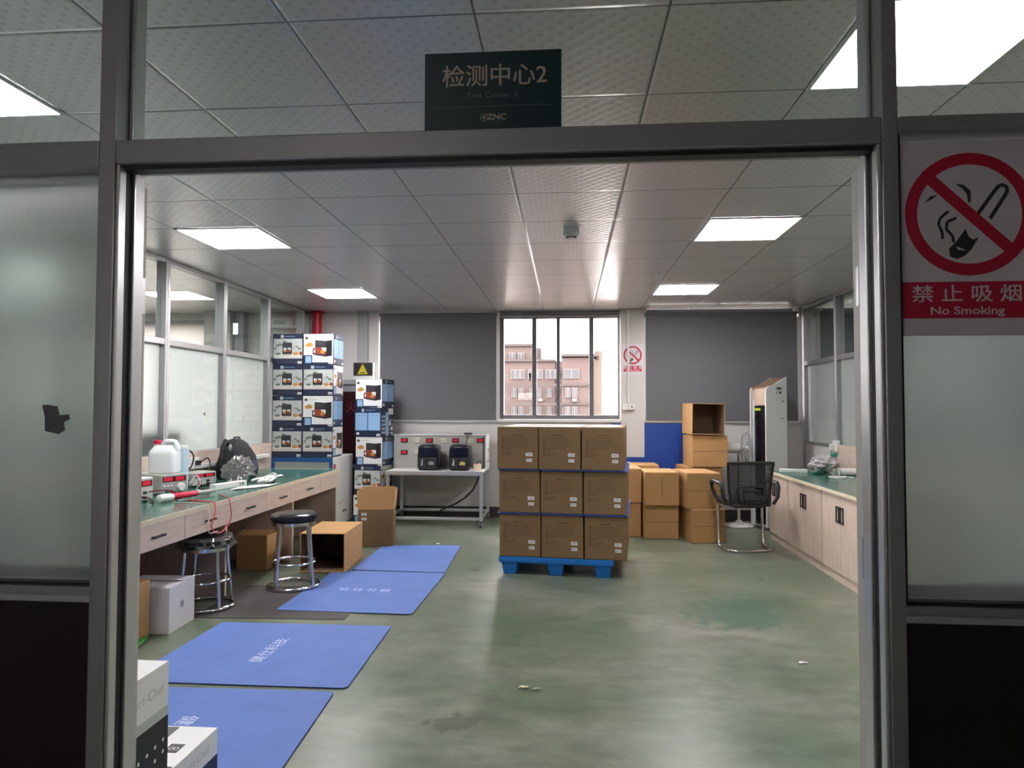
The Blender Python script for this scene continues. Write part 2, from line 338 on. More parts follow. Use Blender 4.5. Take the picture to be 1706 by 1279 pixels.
class Decal:
    """flat printed shapes in (u,v), laid on a face; every layer a little further out"""
    def __init__(s, o, ux, nz, up=(0, 0, 1)): s.o = Vector(o); s.u = Vector(ux); s.n = Vector(nz); s.w = Vector(up); s.k = 0.0005; s.mb = MB()
    def P(s, u, v, d): return s.o+s.u*u+s.w*v+s.n*d
    def poly(s, pts, m): s.mb.quad([s.P(u, v, s.k) for u, v in pts], m); s.k += 0.00003; return s
    def rect(s, u0, v0, u1, v1, m): return s.poly([(u0, v0), (u1, v0), (u1, v1), (u0, v1)], m)
    def ell(s, cu, cv, ru, rv, m, N=16, rag=0.0):
        return s.poly([(cu+ru*math.cos(2*PI*i/N)*(1+rag*random.uniform(-1, 1)), cv+rv*math.sin(2*PI*i/N)*(1+rag*random.uniform(-1, 1))) for i in range(N)], m)
    def ring(s, cu, cv, r0, r1, m, N=48):
        for i in range(N):
            a, b = 2*PI*i/N, 2*PI*(i+1)/N
            s.mb.quad([s.P(cu+r*math.cos(t), cv+r*math.sin(t), s.k) for r, t in ((r0, a), (r1, a), (r1, b), (r0, b))], m)
        s.k += 0.00003; return s
    def line(s, pts, w, m):
        for (a, b), (c, d) in zip(pts[:-1], pts[1:]):
            L = math.hypot(c-a, d-b) or 1e-6; nx, ny = -(d-b)/L*w/2, (c-a)/L*w/2
            s.mb.quad([s.P(a+nx, b+ny, s.k), s.P(a-nx, b-ny, s.k), s.P(c-nx, d-ny, s.k), s.P(c+nx, d+ny, s.k)], m)
        s.k += 0.00003; return s
    def build(s, name, parent): return s.mb.build(name, parent, recalc=False)

# ================================================================ THE SETTING
CZ = 2.586          # ceiling height
YB = 8.60           # inner face of the back wall
XL, XR = -3.28, 2.85
struct(box_part('floor', None, (-7.6, 6.4, -1.7, YB, -0.05, 0.0), FLOOR))
struct(box_part('ceiling', None, (-7.6, 6.4, -1.7, YB+0.25, CZ, CZ+0.08), CEIL))
# back wall with window openings
def back_wall():
    mb = MB(); y0, y1 = YB, YB+0.22
    ops = [(-6.7, -4.62, 1.22, 2.46), (-2.385, -0.90, 1.22, 2.52), (-0.84, 0.655, 1.22, 2.565), (0.99, 2.76, 1.22, 2.583), (3.1, 6.0, 1.22, 2.583)]
    x = -7.6
    for a, b, z0, z1 in ops:
        mb.box(x, a, y0, y1, 0, CZ, M_WALL); mb.box(a, b, y0, y1, 0, z0, M_WALL)
        if z1 < CZ-0.004: mb.box(a, b, y0, y1, z1, CZ, M_WALL)
        x = b
    mb.box(x, 6.4, y0, y1, 0, CZ, M_WALL)
    struct(mb.build('wall_back'))
back_wall()
struct(MB().box(-3.2, 2.82, YB-0.014, YB-0.001, 0, 0.13, M_SKIRT).build('baseboard_back', None, 0.002))
struct(MB().box(0.665, 0.95, YB-0.05, YB-0.001, 0.14, CZ-0.001, M_WALL).build('trim_1', None, 0.004))          # flat pillar beside the open window
struct(MB().box(-3.27, -3.19, YB-0.06, YB-0.001, 0.14, CZ-0.001, M_MGREY).build('trim_2', None, 0.003))
# outer shell (adjoining rooms and corridor)
struct(MB().box(-7.7, -7.6, -1.7, YB+0.2, 0, CZ, M_WALL).build('wall_left_outer'))
struct(MB().box(6.4, 6.5, -1.7, YB+0.2, 0, CZ, M_WALL).build('wall_right_outer'))
mb = MB(); mb.box(-7.7, -2.2, -1.8, -1.7, 0, CZ, M_WALL); mb.box(-2.2, -0.9, -1.8, -1.7, 0, 1.55, M_WALL); mb.box(-2.2, -0.9, -1.8, -1.7, 1.82, CZ, M_WALL); mb.box(-0.9, 6.5, -1.8, -1.7, 0, CZ, M_WALL)
struct(mb.build('wall_corridor'))

def sill(name, a, b, y=YB):
    struct(MB().box(a, b, y-0.035, y+0.10, 1.185, 1.222, M_WHITE).build(name, None, 0.004))
sill('trim_3', -2.42, -0.86); sill('trim_4', -0.85, 0.66); sill('trim_5', 0.955, 2.81)

def window(name, x0, x1, z0, z1, muls, sash=False, w0=0.052):
    r = sroot(name, (0, YB+0.07, 0)); w = 0.052
    fb = MB()
    fb.box(x0, x1, -0.03, 0.05, z0, z0+w, M_WFRAME).box(x0, x0+w0, -0.03, 0.05, z0+w, z1-w, M_WFRAME).box(x1-w*0.4, x1, -0.03, 0.05, z0+w, z1-w, M_WFRAME).box(x0, x1, -0.03, 0.05, z1-w, z1, M_WFRAME)
    fb.build('frame', r, 0.003)
    for i, (a, b) in enumerate(muls): MB().box(a, b, -0.025+0.012*i, 0.012+0.012*i, z0+w, z1-w, M_WFRAME).build('sash_stile', r, 0.003)
    ed = [x0+w0]+[q for m_ in muls for q in m_]+[x1-w*0.4]
    for i in range(0, len(ed), 2):
        if sash and i == len(ed)-2: continue                       # slid open on the right
        MB().box(ed[i], ed[i+1], 0.0, 0.006, z0+w, z1-w, M_CLEARW).build('pane', r)
    return r
window('window_1', -2.385, -0.90, 1.222, 2.52, [(-1.64, -1.59)], w0=0.008)
w2 = window('window_2', -0.84, 0.655, 1.222, 2.54, [(-0.432, -0.375), (-0.127, -0.080), (0.283, 0.340)], True)
MB().box(-0.475, -0.44, -0.05, -0.024, 1.735, 1.80, M_BLACK).box(-0.466, -0.449, -0.068, -0.05, 1.70, 1.775, M_BLACK).build('handle', w2, 0.004)
window('window_3', 0.99, 2.76, 1.222, 2.583, [(1.85, 1.90)])
window('window_4', -6.7, -4.62, 1.222, 2.46, [(-5.7, -5.65)])
def sheer(col):
    m = bpy.data.materials.new('white_sheer_blind'); m.use_nodes = True; n, l = nodes_of(m); n.remove(n['Principled BSDF'])
    t_ = n.new('ShaderNodeBsdfTranslucent'); t_.inputs[0].default_value = (*col, 1); d_ = n.new('ShaderNodeBsdfDiffuse'); d_.inputs[0].default_value = (0.7, 0.69, 0.67, 1)
    x_ = n.new('ShaderNodeMixShader'); x_.inputs[0].default_value = 0.25; l.new(t_.outputs[0], x_.inputs[1]); l.new(d_.outputs[0], x_.inputs[2]); l.new(x_.outputs[0], n['Material Output'].inputs[0]); return m
M_SHEER = sheer((0.75, 0.72, 0.70))
window('window_5', 3.1, 6.0, 1.222, 2.583, [(4.5, 4.56)])

r = sroot('added_fill_window', (0, -1.75, 0)); mb = MB()  # added window, unseen behind the camera, fills the dark partition front
for b in ((-2.2, -0.9, 1.55, 1.59), (-2.2, -0.9, 1.78, 1.82), (-2.2, -2.15, 1.59, 1.78), (-0.95, -0.9, 1.59, 1.78)): mb.box(b[0], b[1], -0.03, 0.03, b[2], b[3], M_WFRAME)
mb.build('frame', r); MB().box(-2.15, -0.95, -0.003, 0.003, 1.59, 1.78, M_CLEARW).build('pane', r)
def blind(x0, x1, z0, z1, label, roll=0.022):
    t = thing('roller_blind', label, 'blind', (0, YB-0.045, 0), 0)
    MB().box(x0, x1, -0.0015, 0.0015, z0+0.012, z1, M_BLIND).build('fabric', t)
    MB().box(x0, x1, -0.007, 0.007, z0, z0+0.022, M_WFRAME).build('bottom_bar', t, 0.002)
    tb = MB(); tb.tube([(x0-0.012, 0.0, z1-roll*0.2), (x1+0.012, 0.0, z1-roll*0.2)], roll, M_BLIND, 16); tb.build('roller', t, smooth=True)
    for x in (x0-0.016, x1+0.012): MB().box(x, x+0.004, -0.03, 0.042, z1-0.05, z1+0.022, M_WHITE).build('bracket', t)
    return t
blind(-2.352, -0.875, 1.212, 2.535, 'dark grey roller blind pulled down over the window behind the steel test table')
blind(0.972, 2.78, 1.212, 2.525, 'dark grey roller blind pulled down behind the tall white air conditioner', 0.016)
blind(3.05, 5.9, 1.212, 2.522, 'grey roller blind seen through the right-hand glass partition', 0.016)
t = thing('roller_blind', 'bright white sunlit blind seen through the left clear panes', 'blind', (0, YB-0.045, 0))
MB().box(-6.72, -4.62, -0.001, 0.001, 1.2, 2.44, M_SHEER).build('fabric', t); MB().tube([(-6.73, 0, 2.462), (-4.61, 0, 2.462)], 0.022, M_MGREY, 14).build('roller', t, smooth=True); MB().box(-6.72, -4.62, -0.006, 0.006, 1.185, 1.2, M_WHITE).build('bottom_bar', t)
t = thing('roller_blind', 'rolled-up grey blind above the open middle window', 'blind', (0, YB-0.045, 0))
MB().tube([(-0.83, 0, 2.545), (0.645, 0, 2.545)], 0.024, M_BLIND, 16).build('roller', t, smooth=True)
MB().box(-0.82, 0.635, -0.006, 0.006, 2.492, 2.512, M_MGREY).build('bottom_bar', t, 0.002)
MB().box(-0.82, 0.635, 0.02, 0.022, 2.505, 2.545, M_BLIND).build('fabric', t)
for x in (-0.836, 0.647): MB().box(x, x+0.004, -0.03, 0.042, 2.515, 2.575, M_WHITE).build('bracket', t)

# glass partitions left and right
def side_partition(name, x, posts, boards, endY, flip=1):
    r = sroot(name, (x, 0, 0)); D = 0.04
    MB().box(-D, D, 1.72, endY, CZ-0.035, CZ-0.001, M_ALU).build('top_rail', r, 0.003)
    MB().box(-D, D, 1.72, endY, 1.875, 1.925, M_ALU).build('middle_rail', r, 0.003)
    MB().box(-D, D, 1.72, endY, 0.945, 0.975, M_ALU).build('bottom_rail', r, 0.003)
    MB().box(-D*0.7, D*0.7, 1.72, endY, 0.0, 0.945, boards).build('lower_panel', r)
    ys = [1.72]+posts+[endY]
    for p in posts+[endY-0.035]:
        mb = MB(); mb.box(-D-0.004, D+0.004, p-0.034, p+0.034, 0.0, CZ-0.002, M_ALU)
        mb.box(-D-0.008, D+0.008, p-0.006, p+0.006, 0.975, CZ-0.004, M_ALU2); mb.build('post', r, 0.003)
    for a, b in zip(ys[:-1], ys[1:]):
        film_pane((-0.004, 0.004, a+0.034, b-0.034, 0.975, 1.875), 'x', 0 if x < 0 else 1, M_FROST, 'frosted_pane', r)
        MB().box(-0.003, 0.003, a+0.034, b-0.034, 1.925, CZ-0.035, M_CLEAR).build('clear_pane', r)
    return r
wl = side_partition('wall_left', XL-0.04, [2.55, 3.5, 4.45, 5.42, 6.38, 7.36, 8.36], M_WALL, YB)
for y, z, w, h, m in ((6.09, 1.30, 0.016, 0.012, M_DGREY), (6.86, 1.245, 0.012, 0.03, M_MGREY)): MB().box(0.0045, 0.0055, y-w, y+w, z-h, z+h, m).build('sticker_residue', wl)
MB().box(0.0045, 0.0055, 4.98, 5.17, 1.155, 1.31, M_PAPER).build('paper_label', wl)
side_partition('wall_right', XR+0.04, [2.9, 3.82, 4.75, 5.67, 6.6, 7.56], M_WALL, YB)
struct(MB().box(XL-0.003, XL+0.018, 2.9, 8.35, 0.70, 0.972, M_WOOD).build('trim_6', None, 0.002))      # wooden upstand behind the bench
struct(MB().box(XR-0.022, XR, 3.6, 7.5, 0.70, 0.985, M_WOOD).build('trim_7', None, 0.002))

# front partition with the doorway
def wall_front():
    r = sroot('wall_front'); y0, y1 = 1.60, 1.70
    for n_, x0, x1 in (('post', -1.155, -1.112), ('post', 0.712, 0.748)):
        mb = MB(); mb.box(x0, x1, y0, y1, 0, CZ-0.002, M_ALU); mb.build(n_, r, 0.003)
    for s, x in ((1, -1.112), (-1, 0.712)):      # jamb ribs with a black seal between
        a = lambda d: (min(x, x+s*d), max(x, x+s*d))
        MB().box(*a(0.010), y0+0.004, y0+0.032, 0, 1.962, M_ALU2).build('jamb_rib', r, 0.003)
        MB().box(*a(0.004), y0+0.032, y0+0.062, 0, 1.962, M_GASKET).build('door_seal', r)
        MB().box(*a(0.013), y0+0.062, y1+0.004, 0, 1.962, M_ALU2).build('jamb_rib', r, 0.003)
        MB().box(*a(0.012), y0+0.05, y1, 2.022, CZ-0.002, M_ALU2).build('jamb_rib', r, 0.003)
    MB().box(-1.112, 0.712, y0, y1, 1.962, 2.022, M_ALU).build('door_header', r, 0.004)
    MB().box(-1.10, 0.70, y0+0.02, y0+0.055, 1.952, 1.962, M_GASKET).build('door_seal', r)
    for side, xa, xb, post in ((-1, -7.6, -1.155, (-4.35, -3.3, -2.22)), (1, 0.748, 6.4, (1.82, 2.9, 3.98))):
        zl = 1.955 if side < 0 else 1.985
        MB().box(xa, xb, y0, y1, zl, 2.022, M_ALU).build('transom_rail', r, 0.004)
        MB().box(xa, xb, y0+0.012, y1-0.012, 0.885, 0.922, M_ALU).build('sill_rail', r, 0.003)
        MB().box(xa, xb, y0+0.004, y0+0.03, 0.886, 0.902, M_ALU2).build('bead', r, 0.002)
        MB().box(xa, xb, y0+0.03, y1-0.03, 0.0, 0.885, M_PANEL).build('lower_panel', r)
        MB().box(xa, xb, y0-0.002, y1-0.02, 0.0, 0.09, M_PANEL).build('kick_rail', r, 0.002)
        for p in post: MB().box(p-0.02, p+0.02, y0, y1, 0, CZ-0.002, M_ALU).build('post', r, 0.003)
        e = sorted([xa, xb]+[p for p in post])
        for a, b in zip(e[:-1], e[1:]):
            film_pane((a+0.022, b-0.022 if side > 0 else b, y0+0.05, y0+0.058, 0.922, zl), 'y', 1, M_FROST, 'frosted_pane', r)
            MB().box(a, b, y0+0.05, y0+0.056, 2.022, CZ-0.002, M_CLEAR).build('transom_pane', r)
        g = xb-0.012 if side < 0 else xa
        MB().box(g, g+0.012, y0+0.02, y0+0.045, 0.922, zl, M_GASKET).build('glazing_seal', r)
        MB().box(xa, xb, y0+0.02, y0+0.045, 0.922, 0.93, M_GASKET).build('glazing_seal', r)
    MB().box(-1.10, 0.70, y0+0.05, y0+0.056, 2.022, CZ-0.002, M_CLEAR).build('transom_pane', r)
    MB().quad([(-1.32+a*0.001, y0+0.0485, 1.30+b*0.001) for a, b in ((3, 0), (40, -8), (58, 2), (54, 22), (70, 30), (66, 42), (42, 40), (36, 62), (12, 66), (-6, 66), (2, 36))], M_DGREY).build('sticker_residue', r)
    D = Decal((0, y0+0.03, 0), (1, 0, 0), (0, -1, 0)); D.line([(0.762, 0.703), (0.797, 0.709)], 0.003, M_BLACK); D.line([(0.816, 0.719), (0.830, 0.717), (0.828, 0.692)], 0.003, M_BLACK); D.line([(0.839, 0.718), (0.839, 0.693)], 0.003, M_BLACK); D.build('scratch_marks', r)
wall_front()

def door(name, hx, s):
    """leaf folded back against the inside of the partition; s=-1 goes left"""
    r = sroot(name, (hx, 1.735, 0), 0); W = 0.86
    if s < 0: r.rotation_euler = (0, 0, math.radians(180-4))
    else: r.rotation_euler = (0, 0, math.radians(4))
    ya, yb = (-0.04, 0.0) if s < 0 else (0.0, 0.04)
    for a, b in ((0, 0.05), (W-0.05, W)): MB().box(a, b, ya, yb, 0.012, 1.955, M_DOOR).build('stile', r, 0.003)
    for z0, z1 in ((0.012, 0.11), (0.88, 0.93), (1.905, 1.955)): MB().box(0.05, W-0.05, ya+0.003, yb-0.003, z0, z1, M_DOOR).build('rail', r, 0.003)
    ym = (ya+yb)/2
    film_pane((0.05, W-0.05, ym-0.003, ym+0.003, 0.93, 1.905), 'y', 1, M_FROST_L, 'frosted_pane', r)
    MB().box(0.05, W-0.05, ym-0.006, ym+0.006, 0.11, 0.88, M_PANEL).build('lower_panel', r)
    for z in (0.3, 1.0, 1.66):
        mb = MB(); mb.tube([(-0.002, -s*0.0 if s < 0 else 0.0, z-0.05), (-0.002, 0, z+0.05)], 0.004, M_ALU2, 10); mb.box(-0.002, 0.0, ya+0.004, yb-0.02, z-0.048, z+0.048, M_ALU2); mb.build('hinge', r)
    MB().box(W-0.04, W-0.02, ya-0.03, ya, 0.98, 1.12, M_BLACK).build('handle', r, 0.004)
door('door_1', -1.140, -1); door('door_2', 0.716, 1)

# ceiling lamps
def ceiling_light(x, y, label):
    t = thing('ceiling_light', label, 'ceiling light', (x, y, CZ), 0, 'square ceiling light panels')
    fb = MB(); w = 0.3
    for b in ((-w, w, -w, -w+0.016), (-w, w, w-0.016, w), (-w, -w+0.016, -w+0.016, w-0.016), (w-0.016, w, -w+0.016, w-0.016)): fb.box(*b, -0.008, -0.0005, M_WHITE)
    fb.build('frame', t); MB().box(-w+0.016, w-0.016, -w+0.016, w-0.016, -0.006, -0.001, M_LAMP).build('diffuser', t)
for x, sx in ((-2.385, 'left'), (1.215, 'right')):
    for y, sy in ((2.388, 'cut off by the top frame corner, nearest'), (4.788, 'middle of its row,'), (7.188, 'farthest of its row,')):
        ceiling_light(x, y, f'lit square ceiling panel, {sy} in the {sx} row')
for x in (-4.785, -5.985): ceiling_light(x, 5.988, f'added unseen ceiling panel brightening the left frosted glass, {"outer" if x < -5 else "inner"} rear')  # panels added out of view to brighten the left frosted panes from behind
ceiling_light(-5.985, 4.188, 'added unseen ceiling panel in the left adjoining room, far from the glass')
ceiling_light(-4.785, 4.788, 'added ceiling panel in the adjoining room, hidden by the frosted glass it brightens')
ceiling_light(4.815, 4.788, 'added unseen ceiling panel in the room beyond the right partition')  # added out of view to lift the right frosted panes

for y in (2.388, 7.188): ceiling_light(-5.985, y, f'added unseen ceiling panel far inside the left adjoining room, {"near" if y < 4 else "rear"} one')  # two more added for brighter frosted glass on the left
ceiling_light(4.815, 7.188, 'added unseen ceiling panel at the rear of the room beyond the right partition')  # second added panel lighting the right frosted glass from behind
t = thing('green_cabinet', 'dark green cabinet showing as a blur behind the left frosted glass', 'cabinet', (-3.40, 4.93, 0))
MB().box(-0.4, 0, 0, 0.80, 0.04, 1.22, mat('dark_green_steel', (0.02, 0.06, 0.045), 0.5)).build('body', t, 0.01); MB().box(-0.38, -0.02, 0.02, 0.78, 0, 0.04, M_BLACK).build('plinth', t); MB().box(-0.41, -0.4, 0.39, 0.41, 0.5, 0.8, M_ALU2).build('handle', t)
# smoke detector
t = thing('smoke_detector', 'small round smoke detector on the ceiling tiles', 'smoke detector', (0.033, 4.70, CZ))
MB().lathe([(0.052, -0.0), (0.055, -0.012), (0.05, -0.018)], M_WHITE, 28).build('base', t, smooth=True)
MB().lathe([(0.056, -0.018), (0.056, -0.042), (0.042, -0.052), (0.037, -0.056)], M_WHITE, 28).build('body', t, smooth=True)
mb = MB()
for i in range(10):
    a = 2*PI*i/10; mb.box(-0.007, 0.007, 0.029, 0.036, -0.066, -0.055, M_BLACK, Matrix.Rotation(a, 4, 'Z'))
mb.build('vent_slots', t)
MB().lathe([(0.036, -0.0655), (0.03, -0.071), (0.0, -0.072)], M_WHITE, 24).build('cap', t, smooth=True)

# outside: pale apartment building
t = thing('apartment_building', 'pale pink and cream apartment building beyond the open window', 'building', (0, 46, -14))
M_FAC = mat('pink_facade', (0.050, 0.037, 0.034), 0.9, spec=0.1, vary=0.05, scale=1.0); M_FAC2 = mat('cream_facade', (0.055, 0.045, 0.037), 0.9, spec=0.1, vary=0.05, scale=1.0)
M_FACT = mat('facade_trim', (0.036, 0.030, 0.029), 0.9, spec=0.1, vary=0.03); M_FACW = mat('facade_window_frame', (0.062, 0.056, 0.055), 0.7, spec=0.1, vary=0.03); M_FACG = mat('facade_glass', (0.034, 0.035, 0.039), 0.5, spec=0.1, vary=0.1, scale=0.7)
k = 46/1148.0
BX = lambda px: (px-944)*k*1.005
BZ = lambda py: 1.36+(679.5-py)*k+14
MB().box(BX(836), BX(925), 0, 12, 0, BZ(603), M_FAC).build('facade_wall', t)
MB().box(BX(836), BX(888), 1, 9, BZ(603), BZ(575), M_FAC).build('roof_storey', t)
MB().box(BX(890), BX(900), 1.5, 5, BZ(603), BZ(576), M_FACT).build('stair_tower', t)
MB().box(BX(925), BX(936), 0.3, 12, 0, BZ(601), M_FAC2).build('facade_wall', t)
MB().box(BX(936), BX(985), -0.6, 12, 0, BZ(597), M_FAC).build('facade_wall', t)
MB().box(BX(985), BX(1002), -0.3, 12, 0, BZ(600), M_FAC2).build('facade_wall', t)
for a, b, y, h_ in ((834, 889, 0.8, 573), (834, 926, -0.2, 601), (935, 996, -0.9, 594)): MB().box(BX(a), BX(b), y, y+3, BZ(h_)-0.05, BZ(h_-3), M_FACT).build('cornice', t)
MB().lathe([(0.28, 0), (0.3, 0.6), (0.0, 0.75)], M_FAC2, 14, (BX(997), 0.2, BZ(600))).build('corner_turret', t, smooth=True)
for zy in (642, 673): MB().box(BX(836), BX(986), -0.75, -0.55, BZ(zy)-0.05, BZ(zy)+0.08, M_FACT).build('band', t)
def fwin(a, b, top, bot, n, y=-0.05):
    mb = MB(); mb.box(BX(a), BX(b), y-0.06, y+0.1, BZ(bot), BZ(top), M_FACW); f = mb.build('window', t)
    g = MB(); w = (BX(b)-BX(a))/n
    for i in range(n): g.box(BX(a)+i*w+0.06, BX(a)+(i+1)*w-0.06, y-0.075, y-0.06, BZ(bot)+0.07, BZ(top)-0.07, M_FACG)
    g.build('pane', f)
for a, b, n in ((851, 875, 3), (880, 905, 3), (909, 933, 3)): fwin(a, b, 615, 631, n)
fwin(939, 965, 615, 631, 2, -0.65)
for dy in (0, 31, 62, 93):
    for a, b in ((852.5, 861.5), (864, 873.5), (882, 891), (894, 903), (911, 920)): fwin(a, b, 646+dy, 662+dy, 2)
    for a, b in ((941.5, 950.5), (952, 962)): fwin(a, b, 646+dy, 662+dy, 2, -0.65)
for a in (846, 861): fwin(a, a+12, 585, 597, 2, 0.95)
for px, y in ((897, -0.35), (953, -0.95)):
    mb = MB(); mb.box(BX(px), BX(px+8), y, y+0.3, BZ(669), BZ(663), M_FACW); mb.lathe([(0.0, 0), (0.1, 0.0), (0.1, 0.02)], M_DGREY, 12, (0, 0, 0), Matrix.Translation((BX(px+3), y-0.0, BZ(666))) @ Matrix.Rotation(PI/2, 4, 'X')); mb.build('outdoor_unit', t)
g = struct(MB().box(-60, 60, 9.5, 120, -14.2, -14.0, M_FAC2).build('ground_outside'))

# ================================================================ SIGNS
def cigarette_ban(D, cu, cv, R):
    """prohibition ring: smoking hand, cigarette, smoke, red ring and bar"""
    q = lambda pts: [(cu+x*R, cv+y*R) for x, y in pts]
    K = M_PRK
    D.line(q([(0.12, -0.02), (0.42, 0.40), (0.48, 0.46), (0.55, 0.46), (0.60, 0.40), (0.58, 0.33), (0.32, -0.08)]), R*0.06, K)           # cigarette
    D.poly(q([(-0.22, 0.50), (-0.08, 0.48), (0.03, 0.38), (0.03, 0.2), (-0.01, 0.18), (-0.03, 0.32), (-0.1, 0.42)]), K)                  # smoke
    D.poly(q([(-0.68, 0.20), (-0.60, 0.30), (-0.48, 0.33), (-0.57, 0.25)]), K)
    D.line(q([(-0.32, 0.05), (-0.45, -0.06), (-0.48, -0.16), (-0.42, -0.30), (-0.42, -0.40)]), R*0.045, K)
    D.line(q([(-0.2, -0.06), (-0.34, -0.12), (-0.36, -0.24), (-0.26, -0.36), (-0.25, -0.46)]), R*0.045, K)
    D.poly(q([(-0.06, -0.24), (-0.02, -0.36), (0.05, -0.42), (0.14, -0.38), (0.02, -0.58), (-0.08, -0.68), (-0.2, -0.73), (-0.31, -0.69), (-0.32, -0.56), (-0.22, -0.46)]), K)   # hand
    D.poly(q([(-0.21, -0.52), (-0.05, -0.60), (-0.19, -0.58)]), M_SIGNW)
    D.line(q([(-0.64, 0.62), (0.64, -0.60)]), R*0.185, M_RED)
    D.ring(cu, cv, R*0.81, R, M_RED)
def no_smoking(name, loc, w, h, label, R, cu, cv, bar, tz):
    t = thing(name, label, 'sign', loc)
    MB().box(0, w, -0.002, 0.0, 0, h, M_SIGNW).build('board', t)
    D = Decal((0, -0.002, 0), (1, 0, 0), (0, -1, 0)); cigarette_ban(D, cu, cv, R); D.rect(*bar, M_RED); D.build('pictogram', t)
    text('禁 止 吸 烟', tz*0.84, M_SIGNW, t, 'lettering', FRONT((bar[0]+bar[2])/2, -0.0030, bar[1]+(bar[3]-bar[1])*0.64), bold=tz*0.008, sx=1.2)
    text('No Smoking', tz*0.5, M_SIGNW, t, 'lettering', FRONT((bar[0]+bar[2])/2, -0.0030, bar[1]+(bar[3]-bar[1])*0.2), bold=tz*0.008, sx=1.3)
no_smoking('no_smoking_sign', (0.756, 1.648, 1.527), 0.40, 0.452, 'large no smoking sign on the glass beside the doorway', 0.142, 0.166, 0.28, (0.014, 0.040, 0.30, 0.124), 0.05)
no_smoking('no_smoking_sign', (0.664, YB-0.0515, 1.775), 0.289, 0.375, 'small no smoking sign on the pillar behind the white pipe', 0.113, 0.146, 0.237, (0.033, 0.035, 0.258, 0.105), 0.05)

t = thing('door_sign', 'dark teal room sign lettered Test Center 2 above the doorway', 'sign', (-0.3465, 1.648, 2.035))
MB().box(0, 0.335, -0.003, 0, 0, 0.195, M_SIGNG).build('board', t)
text('检测中心2', 0.0575, M_GOLD, t, 'lettering', FRONT(0.172, -0.0036, 0.132), bold=0.0004)
text('Test Center 2', 0.0185, M_GREYL, t, 'lettering', FRONT(0.166, -0.0036, 0.087), sx=1.18)
D = Decal((0, -0.003, 0), (1, 0, 0), (0, -1, 0)); D.rect(0.025, 0.0595, 0.31, 0.0605, M_GREYL)
D.ring(0.147, 0.032, 0.0085, 0.0098, M_GOLD, 24); D.rect(0.1405, 0.0312, 0.1535, 0.0328, M_GOLD); D.rect(0.1462, 0.0255, 0.1478, 0.0385, M_GOLD); D.ring(0.147, 0.032, 0.0035, 0.0045, M_GOLD, 16); D.rect(0.164, 0.0225, 0.19, 0.0235, M_GREYL); D.build('emblem', t)
text('ZNC', 0.0195, M_GOLD, t, 'lettering', FRONT(0.178, -0.0036, 0.0325), sx=1.15, bold=0.0005)

# white pipe and socket on the pillar, red pipe, trunking and meter box on the back wall
t = thing('conduit_pipe', 'white conduit pipe ending in a small switch box on the pillar', 'pipe', (0.755, YB-0.072, 1.36))
MB().tube([(0, 0, 0.06), (0, 0, CZ-1.361)], 0.0125, M_WHITE, 12).build('pipe', t, smooth=True)
mb = MB(); mb.box(-0.06, -0.005, -0.03, 0.021, -0.02, 0.055, M_WHITE); mb.build('switch_box', t, 0.004)
mb = MB(); mb.box(0.002, 0.075, -0.02, 0.021, -0.02, 0.055, M_WHITE); mb.box(0.03, 0.048, -0.024, -0.02, 0.008, 0.028, M_DGREY); mb.build('socket', t, 0.003)
t = thing('fire_pipe', 'red vertical fire pipe in the left back corner', 'pipe', (-3.165, YB-0.08, 0))
MB().tube([(0, 0, 0.0), (0, 0, CZ-0.001)], 0.058, M_PIPE, 20).build('pipe', t, smooth=True)
MB().lathe([(0.058, 0), (0.085, 0), (0.085, 0.02), (0.058, 0.02)], M_PIPE, 20, (0, 0, CZ-0.024)).build('flange', t, smooth=True)
t = thing('cable_trunking', 'grey vertical cable trunking above the black warning box', 'trunking', (-2.58, YB-0.001, 1.93))
mb = MB(); mb.box(-0.06, 0.06, -0.06, 0, 0, CZ-1.931, M_MGREY); mb.build('duct', t, 0.003); MB().box(-0.064, 0.064, -0.064, -0.06, 0, CZ-1.931, M_MGREY).build('cover', t, 0.001)
t = thing('electrical_box', 'black electrical box with a yellow warning triangle', 'electrical box', (-2.68, YB-0.001, 1.715))
MB().box(0, 0.25, -0.1, 0, 0, 0.215, M_WHITE).build('case', t, 0.004)
MB().box(0.002, 0.248, -0.108, -0.1, 0.05, 0.213, M_BLACK).build('cover', t, 0.002)
D = Decal((0, -0.108, 0), (1, 0, 0), (0, -1, 0)); D.poly([(0.052, 0.068), (0.188, 0.068), (0.12, 0.203)], M_YEL); D.poly([(0.062, 0.074), (0.178, 0.074), (0.12, 0.191)], M_BLACK); D.poly([(0.069, 0.078), (0.171, 0.078), (0.12, 0.182)], M_YEL)
D.poly([(0.124, 0.16), (0.11, 0.125), (0.12, 0.125), (0.113, 0.1), (0.131, 0.132), (0.121, 0.132)], M_RED); D.rect(0.088, 0.083, 0.152, 0.094, M_BLACK); D.build('warning_triangle', t)
t = thing('wall_unit', 'white wall-mounted unit behind the last clear pane of the left partition', 'wall unit', (-3.77, YB-0.001, 2.37))
MB().box(0, 0.36, -0.12, 0, 0, 0.14, M_WHITE).build('case', t, 0.01); D = Decal((0, -0.12, 0), (1, 0, 0), (0, -1, 0)); D.rect(0.05, 0.05, 0.2, 0.1, M_PRG); D.rect(0.3, 0.03, 0.33, 0.12, M_PRG); D.build('label_plate', t)
struct(MB().box(-4.6, -4.25, YB-0.2, YB-0.001, 0, CZ-0.001, M_WALL).build('trim_8', None, 0.004))
struct(MB().box(-4.24, -4.12, YB-0.12, YB-0.001, 0, CZ-0.001, M_MGREY).build('trim_9', None, 0.003))

